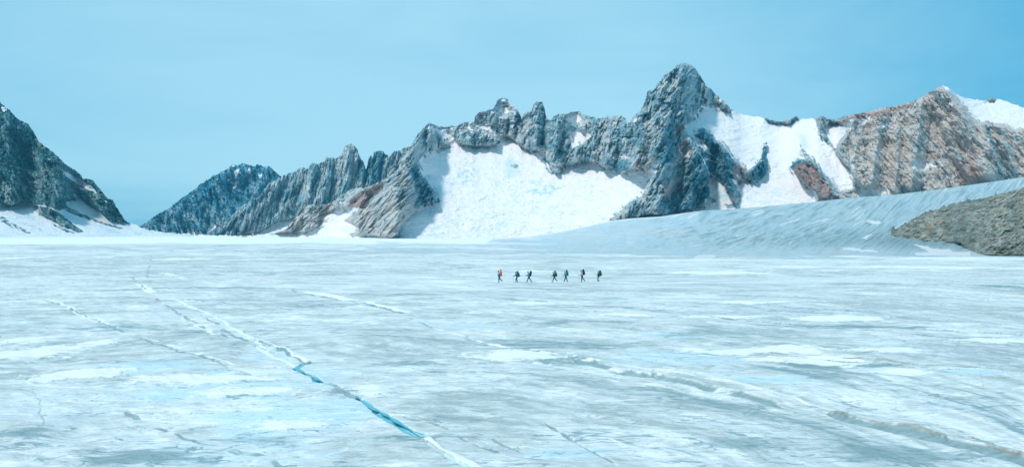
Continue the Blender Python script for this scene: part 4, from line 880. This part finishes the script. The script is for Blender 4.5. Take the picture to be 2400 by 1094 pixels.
def hiker(px, py, S, lean, legF, legB, armF, armB, cols, label, hat='cap', shorts=False, head_tilt=0.15):
    """legF/legB: (thigh swing, knee bend) in degrees; armF/armB: (upper arm swing, elbow bend). Walks towards -X."""
    ln = math.radians(lean)
    def T(f, s, z): return (-f * S, -s * S, z * S)
    def leg(side, swing, knee):
        a = math.radians(swing); k = math.radians(swing - knee); hip = (0, .10 * side, .90)
        kn = (math.sin(a) * .44, .10 * side, .90 - math.cos(a) * .44); an = (kn[0] + math.sin(k) * .42, .10 * side, kn[2] - math.cos(k) * .42)
        return hip, kn, an, k
    legs = [leg(1, *legF), leg(-1, *legB)]
    low = min(min(l[2][2] - .075 for l in legs), 9); dz = -low
    def Z(p): return T(p[0], p[1], p[2] + dz)
    def tor(t, s=0, fo=0): return (math.sin(ln) * t + fo * math.cos(ln), s, .93 + math.cos(ln) * t - fo * math.sin(ln))
    def arm(side, swing, elbow):
        sh = tor(.48, .19 * side); a = math.radians(swing); e = math.radians(swing + elbow)
        el = (sh[0] + math.sin(a) * .29, sh[1] + .05 * side, sh[2] - math.cos(a) * .29)
        wr = (el[0] + math.sin(e) * .25, el[1] - .02 * side, el[2] - math.cos(e) * .25); return sh, el, wr, e
    arms = [arm(1, *armF), arm(-1, *armB)]
    hl = ln * .5 + head_tilt
    neck = tor(.57); hc = (neck[0] + math.sin(hl) * .17 + .02, 0, neck[2] + math.cos(hl) * .17)
    # body, one surface: pelvis root, spine, head, arms with fingers, legs with feet
    ch = [(None, Z(tor(0)), (.13 * S, .10 * S))]
    def add(prev, p, r): ch.append((prev, Z(p), r * S if not isinstance(r, tuple) else (r[0] * S, r[1] * S))); return len(ch) - 1
    s1 = add(0, tor(.2), (.115, .09)); s2 = add(s1, tor(.40), (.14, .10)); nk0 = add(s2, tor(.52), .065); nk = add(nk0, neck, .052)
    jaw = add(nk, (neck[0] + .035, 0, neck[2] + .07), .062); hd = add(jaw, hc, (.078, .092)); add(hd, (hc[0] + .005, 0, hc[2] + .075), (.055, .065))
    add(jaw, (neck[0] + .118, 0, neck[2] + .09), .016)
    for side, (sh, el, wr, e) in zip((1, -1), arms):
        a0 = add(s2, (sh[0], sh[1] * .8, sh[2] - .02), .06); a1 = add(a0, el, .042); a2 = add(a1, wr, .028)
        f = Vector((math.sin(e), 0, -math.cos(e))); u = Vector((-math.cos(e), 0, -math.sin(e))) * -1
        w_ = Vector(wr); pm_ = w_ + f * .07; a3 = add(a2, tuple(pm_), (.036, .018))
        for k, (o_, l_) in enumerate(((-.027, .030), (-.009, .034), (.009, .032), (.027, .025))):
            b0 = pm_ + Vector((0, o_, 0)) + f * .025; b1 = b0 + f * l_; b2 = b1 + (u * .8 + f * .2) * l_ * .8; b3 = b2 + (u * .5 - f * .7) * l_ * .6
            i = add(a3, tuple(b0), .0095); i = add(i, tuple(b1), .009); i = add(i, tuple(b2), .0085); add(i, tuple(b3), .0075)
        t0 = w_ + f * .035 + Vector((0, -.035 * side, 0)); t1 = t0 + f * .025 + u * .02; t2 = t1 + f * .02 + u * .02
        i = add(a2, tuple(t0), .011); i = add(i, tuple(t1), .0105); add(i, tuple(t2), .0085)
    for hip, kn, an, k in legs:
        l0 = add(0, hip, .085); l1 = add(l0, kn, .056); l2 = add(l1, an, .038); add(l2, (an[0] + .12, an[1], an[2] - .035), (.036, .025))
    X, Y = G(px, py); X, Y = float(X), float(Y)
    body = skinned('person', ch, SKIN); z0 = float(ice_heights(np.array([X]), np.array([Y]))[0])
    body.location = (X, Y, z0 - .01); tag(body, label, 'person', 'hikers crossing the glacier in single file')
    # clothing
    jk = [(None, Z(tor(.02)), (.18 * S, .16 * S)), (0, Z(tor(.2)), (.165 * S, .145 * S)), (1, Z(tor(.40)), (.185 * S, .155 * S)), (2, Z(tor(.53)), .085 * S)]
    for (sh, el, wr, e) in arms:
        b = len(jk); wq = tuple(Vector(el).lerp(Vector(wr), .93)); jk += [(2, Z((sh[0], sh[1] * .85, sh[2] - .02)), .085 * S), (b, Z(el), .072 * S), (b + 1, Z(wq), .054 * S)]
    skinned('jacket', jk, cloth(cols['jacket']), body)
    tr = [(None, Z(tor(-.01)), (.155 * S, .12 * S))]
    for hip, kn, an, k in legs:
        b = len(tr); end = tuple(Vector(kn).lerp(Vector(an), .82)); 
        if shorts: tr += [(0, Z(hip), .11 * S), (b, Z(tuple(Vector(hip).lerp(Vector(kn), .62))), .088 * S)]
        else: tr += [(0, Z(hip), .108 * S), (b, Z(kn), .090 * S), (b + 1, Z(end), .074 * S)]
    skinned('shorts' if shorts else 'trousers', tr, cloth(cols['trousers']), body)
    for hip, kn, an, k in legs:
        kk = k * .6 if an[2] - .075 > low + .03 else 0
        up = tuple(Vector(an).lerp(Vector(kn), .28)); c_, s_ = math.cos(kk), math.sin(kk)
        def ft(a, b): return Z((an[0] + a * c_ + b * s_, an[1], an[2] + b * c_ - a * s_ * -1))
        if shorts:
            mid = tuple(Vector(kn).lerp(Vector(an), .12)); skinned('gaiter', [(None, Z(mid), .062 * S), (0, Z(up), .055 * S)], cloth(cols['sock']), body)
        skinned('boot', [(None, Z(up), .054 * S), (0, ft(-.01, 0), .056 * S), (1, ft(-.025, -.035), .045 * S), (1, ft(.08, -.028), .046 * S), (3, ft(.17, -.038), .036 * S)], cloth(cols['boot']), body)
    hz = Z(hc)
    for s_ in (-1, 1):
        blob('eye', (hz[0] - .083 * S, s_ * .032 * S, hz[2] + .012 * S), (.009, .011, .009), cloth((.02, .02, .02)), body, seg=8, rings=6)
        blob('ear', (hz[0] + .005 * S, s_ * .084 * S, hz[2] - .005 * S), (.022, .010, .034), SKIN, body, seg=10, rings=8)
    blob('hair', (hz[0] + .035 * S, 0, hz[2] + .005 * S), (.085 * S, .092 * S, .095 * S), cloth((.04, .025, .018)), body)
    hm = cloth(cols['hat'])
    def dome(c):
        if c.z < -.25: c.z = -.25 + (c.z + .25) * .2
    h = blob('cap' if hat != 'beanie' else 'beanie', (hz[0], 0, hz[2] + .055 * S), (.108 * S, .102 * S, .085 * S), hm, body, dome)
    if hat == 'cap': blob('brim', (hz[0] - .12 * S, 0, hz[2] + .05 * S), (.055 * S, .07 * S, .010 * S), hm, h)
    if hat == 'sunhat': blob('brim', (hz[0], 0, hz[2] + .035 * S), (.165 * S, .16 * S, .012 * S), hm, h)
    return dict(body=body, S=S, Z=Z, tor=tor, arms=arms, ln=ln, legs=legs)

def backpack(h, w, d, ht, low, c, c2, label, lidc=None, tilt=0.0, mat_roll=None):
    """c main cloth, c2 lower part; sits against the hiker's back"""
    S = h['S']; b = h['body']; ln = h['ln'] + tilt; d *= 1.12; w *= 1.05
    cz = low + ht / 2 - .93
    base = h['Z'](h['tor'](cz, 0, -.13 - d / 2))
    root = bpy.data.objects.new('backpack', None); COL.objects.link(root); root.location = Vector(b.location) + Vector(base); root.rotation_euler = (0, -ln, 0)
    tag(root, label, 'backpack', 'backpacks carried by the hikers')
    def shp(c):
        c.x *= 1 - .18 * c.z if c.x > 0 else 1
        c.y *= 1 - .12 * abs(c.z)
    blob('pack_bag', (0, 0, .03 * ht), (d / 2 * 1.05, w / 2, ht * .46), cloth(c), root, shp, e=3.2, seg=24, rings=16)
    blob('bottom_compartment', (.02, 0, -ht * .36), (d / 2 * 1.10, w / 2 * 1.04, ht * .17), cloth(c2), root, e=2.8)
    blob('lid', (.0, 0, ht * .47), (d / 2 * .98, w / 2 * .98, ht * .10), cloth(lidc or c), root, e=2.6)
    for s in (-1, 1): blob('side_pocket', (.01, s * w / 2, -.06), (d * .3, .05, ht * .22), cloth(c2), root, e=2.6)
    blob('front_pocket', (d / 2 * .95, 0, -.02), (.05, w * .30, ht * .24), cloth(lidc or c), root, e=2.6)
    iv = root.rotation_euler.to_matrix().inverted()
    for s in (-1, 1):
        P = []
        for t, fo in ((.50, -.15), (.565, -.02), (.50, .13), (.36, .155), (.22, .08), (.14, -.13)):
            p = Vector(h['Z'](h['tor'](t, .12 * s, fo))) + Vector(b.location) - root.location; P.append(tuple(iv @ p))
        skinned('shoulder_strap', [(i - 1 if i else None, p, (.034, .012)) for i, p in enumerate(P)], cloth(DK), root)
    P = []
    for k in range(9):
        a = math.pi * 2 * k / 8.9
        p = Vector(h['Z'](h['tor'](.04, math.sin(a) * .19, math.cos(a) * .155))) + Vector(b.location) - root.location; P.append(tuple(iv @ p))
    skinned('hip_belt', [(i - 1 if i else None, p, (.02, .035)) for i, p in enumerate(P)], cloth(DK), root)
    if mat_roll is not None:
        rod('sleeping_mat', (.03, -w * .62, -ht * .55), (.03, w * .62, -ht * .55), .07, .07, cloth(mat_roll), root, 14)
    return root
def pole(h, which, label, lean=.06):
    sh, el, wr, e = h['arms'][which]; b = h['body']; S = h['S']
    g = Vector(h['Z'](wr)) + Vector((-math.sin(e) * .09 * S, 0, -math.cos(e) * .09 * S)) + Vector(b.location); gz = b.location.z
    root = bpy.data.objects.new('trekking_pole', None); COL.objects.link(root); root.location = (g.x + lean, g.y, gz - .03)
    tag(root, label, 'trekking pole', 'trekking poles held by the hikers')
    top = (-lean, 0, g.z - gz + .07)
    rod('shaft', (0, 0, .0), top, .011, .016, cloth((.06, .10, .12)), root); rod('grip', Vector(top).lerp(Vector((0, 0, 0)), .15), top, .019, .022, cloth((.015, .015, .015)), root)
    rod('basket', (0, 0, .07), (0, 0, .08), .045, .045, cloth((.02, .02, .02)), root, 14)

h = hiker(1170, 662.2, 1.04, 4, (8, 10), (-18, 38), (12, 60), (-10, 40), dict(jacket=(.03, .14, .36), trousers=(.06, .10, .11), boot=(.03, .06, .075), hat=(.20, .10, .07)), 'leading hiker in a blue jacket carrying a tall orange backpack', hat='cap', head_tilt=.3)
backpack(h, .36, .26, 1.00, .93, (.80, .20, .03), (.40, .04, .05), 'tall orange backpack with a dark red bottom on the leading hiker', lidc=(.55, .17, .07))
h = hiker(1211.5, 661.6, .96, 18, (26, 34), (6, 36), (32, 48), (18, 60), dict(jacket=(.03, .12, .17), trousers=(.02, .14, .28), boot=(.30, .02, .05), hat=(.10, .17, .25)), 'stooping hiker in blue trousers and dark red boots', hat='beanie', head_tilt=.35)
backpack(h, .38, .34, .88, .88, (.01, .10, .13), (.01, .05, .09), 'bulging dark teal backpack on the stooping hiker with red boots', lidc=(.02, .14, .16))
pole(h, 0, 'thin trekking pole planted ahead of the hiker with red boots')
h = hiker(1239.5, 661.6, 1.0, 8, (24, 4), (-26, 14), (48, 42), (10, 60), dict(jacket=(.05, .30, .48), trousers=(.015, .06, .075), boot=(.012, .045, .055), hat=(.015, .02, .03)), 'hiker in a bright blue jacket and dark cap with arm stretched forward, third in line', hat='beanie', head_tilt=.25)
backpack(h, .38, .32, .80, .98, (.006, .025, .04), (.006, .02, .035), 'black backpack leaning back on the hiker in the bright blue jacket', tilt=-.38)
h = hiker(1299, 661.2, .97, 14, (20, 6), (-28, 20), (20, 55), (5, 60), dict(jacket=(.02, .05, .05), trousers=(.012, .055, .06), boot=(.01, .035, .045), hat=(.48, .50, .10)), 'hiker in dark clothes and a yellow cap walking fourth in line', hat='cap', head_tilt=.3)
backpack(h, .40, .34, .88, .90, (.02, .17, .24), (.005, .02, .05), 'teal blue backpack with a navy bottom on the hiker in the yellow cap', lidc=(.03, .20, .32))
pole(h, 0, 'trekking pole held in front by the hiker in the yellow cap')
h = hiker(1326, 660.2, 1.0, 10, (18, 2), (-16, 8), (38, 48), (0, 50), dict(jacket=(.04, .32, .36), trousers=(.02, .07, .09), boot=(.015, .05, .06), hat=(.22, .52, .58)), 'hiker in a turquoise jacket and pale turquoise cap with dark trousers', hat='cap', head_tilt=.3)
backpack(h, .36, .30, .88, .95, (.008, .09, .10), (.01, .13, .13), 'dark green backpack on the hiker in the turquoise jacket')
pole(h, 0, 'trekking pole held out in front by the hiker in the turquoise jacket', lean=-.03)
h = hiker(1364, 660.6, 1.03, 7, (6, 4), (-22, 24), (28, 62), (8, 62), dict(jacket=(.42, .50, .52), trousers=(.012, .06, .07), boot=(.01, .035, .04), hat=(.06, .13, .15)), 'hiker in a white shirt with a black backpack', hat='cap', head_tilt=.25)
backpack(h, .38, .32, .84, 1.02, (.004, .018, .025), (.004, .015, .022), 'black backpack on the hiker in the white shirt')
pole(h, 0, 'upright trekking pole held by the hiker in the white shirt')
h = hiker(1403, 659.4, .97, 6, (38, 62), (12, 40), (15, 45), (0, 50), dict(jacket=(.02, .055, .07), trousers=(.02, .02, .03), boot=(.01, .035, .045), hat=(.16, .26, .26), sock=(.01, .04, .05)), 'last hiker of the line, in dark shorts with bare thighs', hat='sunhat', shorts=True, head_tilt=.2)
backpack(h, .38, .34, .86, .92, (.01, .06, .065), (.008, .04, .05), 'dark green backpack on the last hiker of the line')

# ------------------------------------------------------------------ air
def haze_box():
    me = bpy.data.meshes.new('haze'); bm = bmesh.new(); bmesh.ops.create_cube(bm, size=1)
    for v in bm.verts: v.co = Vector((v.co.x * 9000, 2300 + v.co.y * 5800, 250 + v.co.z * 1200))
    bm.to_mesh(me); bm.free(); o = bpy.data.objects.new('haze', me); COL.objects.link(o)
    m = bpy.data.materials.new('thin_blue_air'); m.use_nodes = True; t = m.node_tree; t.nodes.clear()
    v = t.nodes.new('ShaderNodeVolumePrincipled'); v.inputs['Color'].default_value = (0.15, 0.68, 1.0, 1); v.inputs['Density'].default_value = HAZE
    v.inputs['Anisotropy'].default_value = 0.0
    ou = t.nodes.new('ShaderNodeOutputMaterial'); t.links.new(v.outputs[0], ou.inputs['Volume']); me.materials.append(m)
    tag(o, kind='stuff')
HAZE = 7e-5
haze_box()
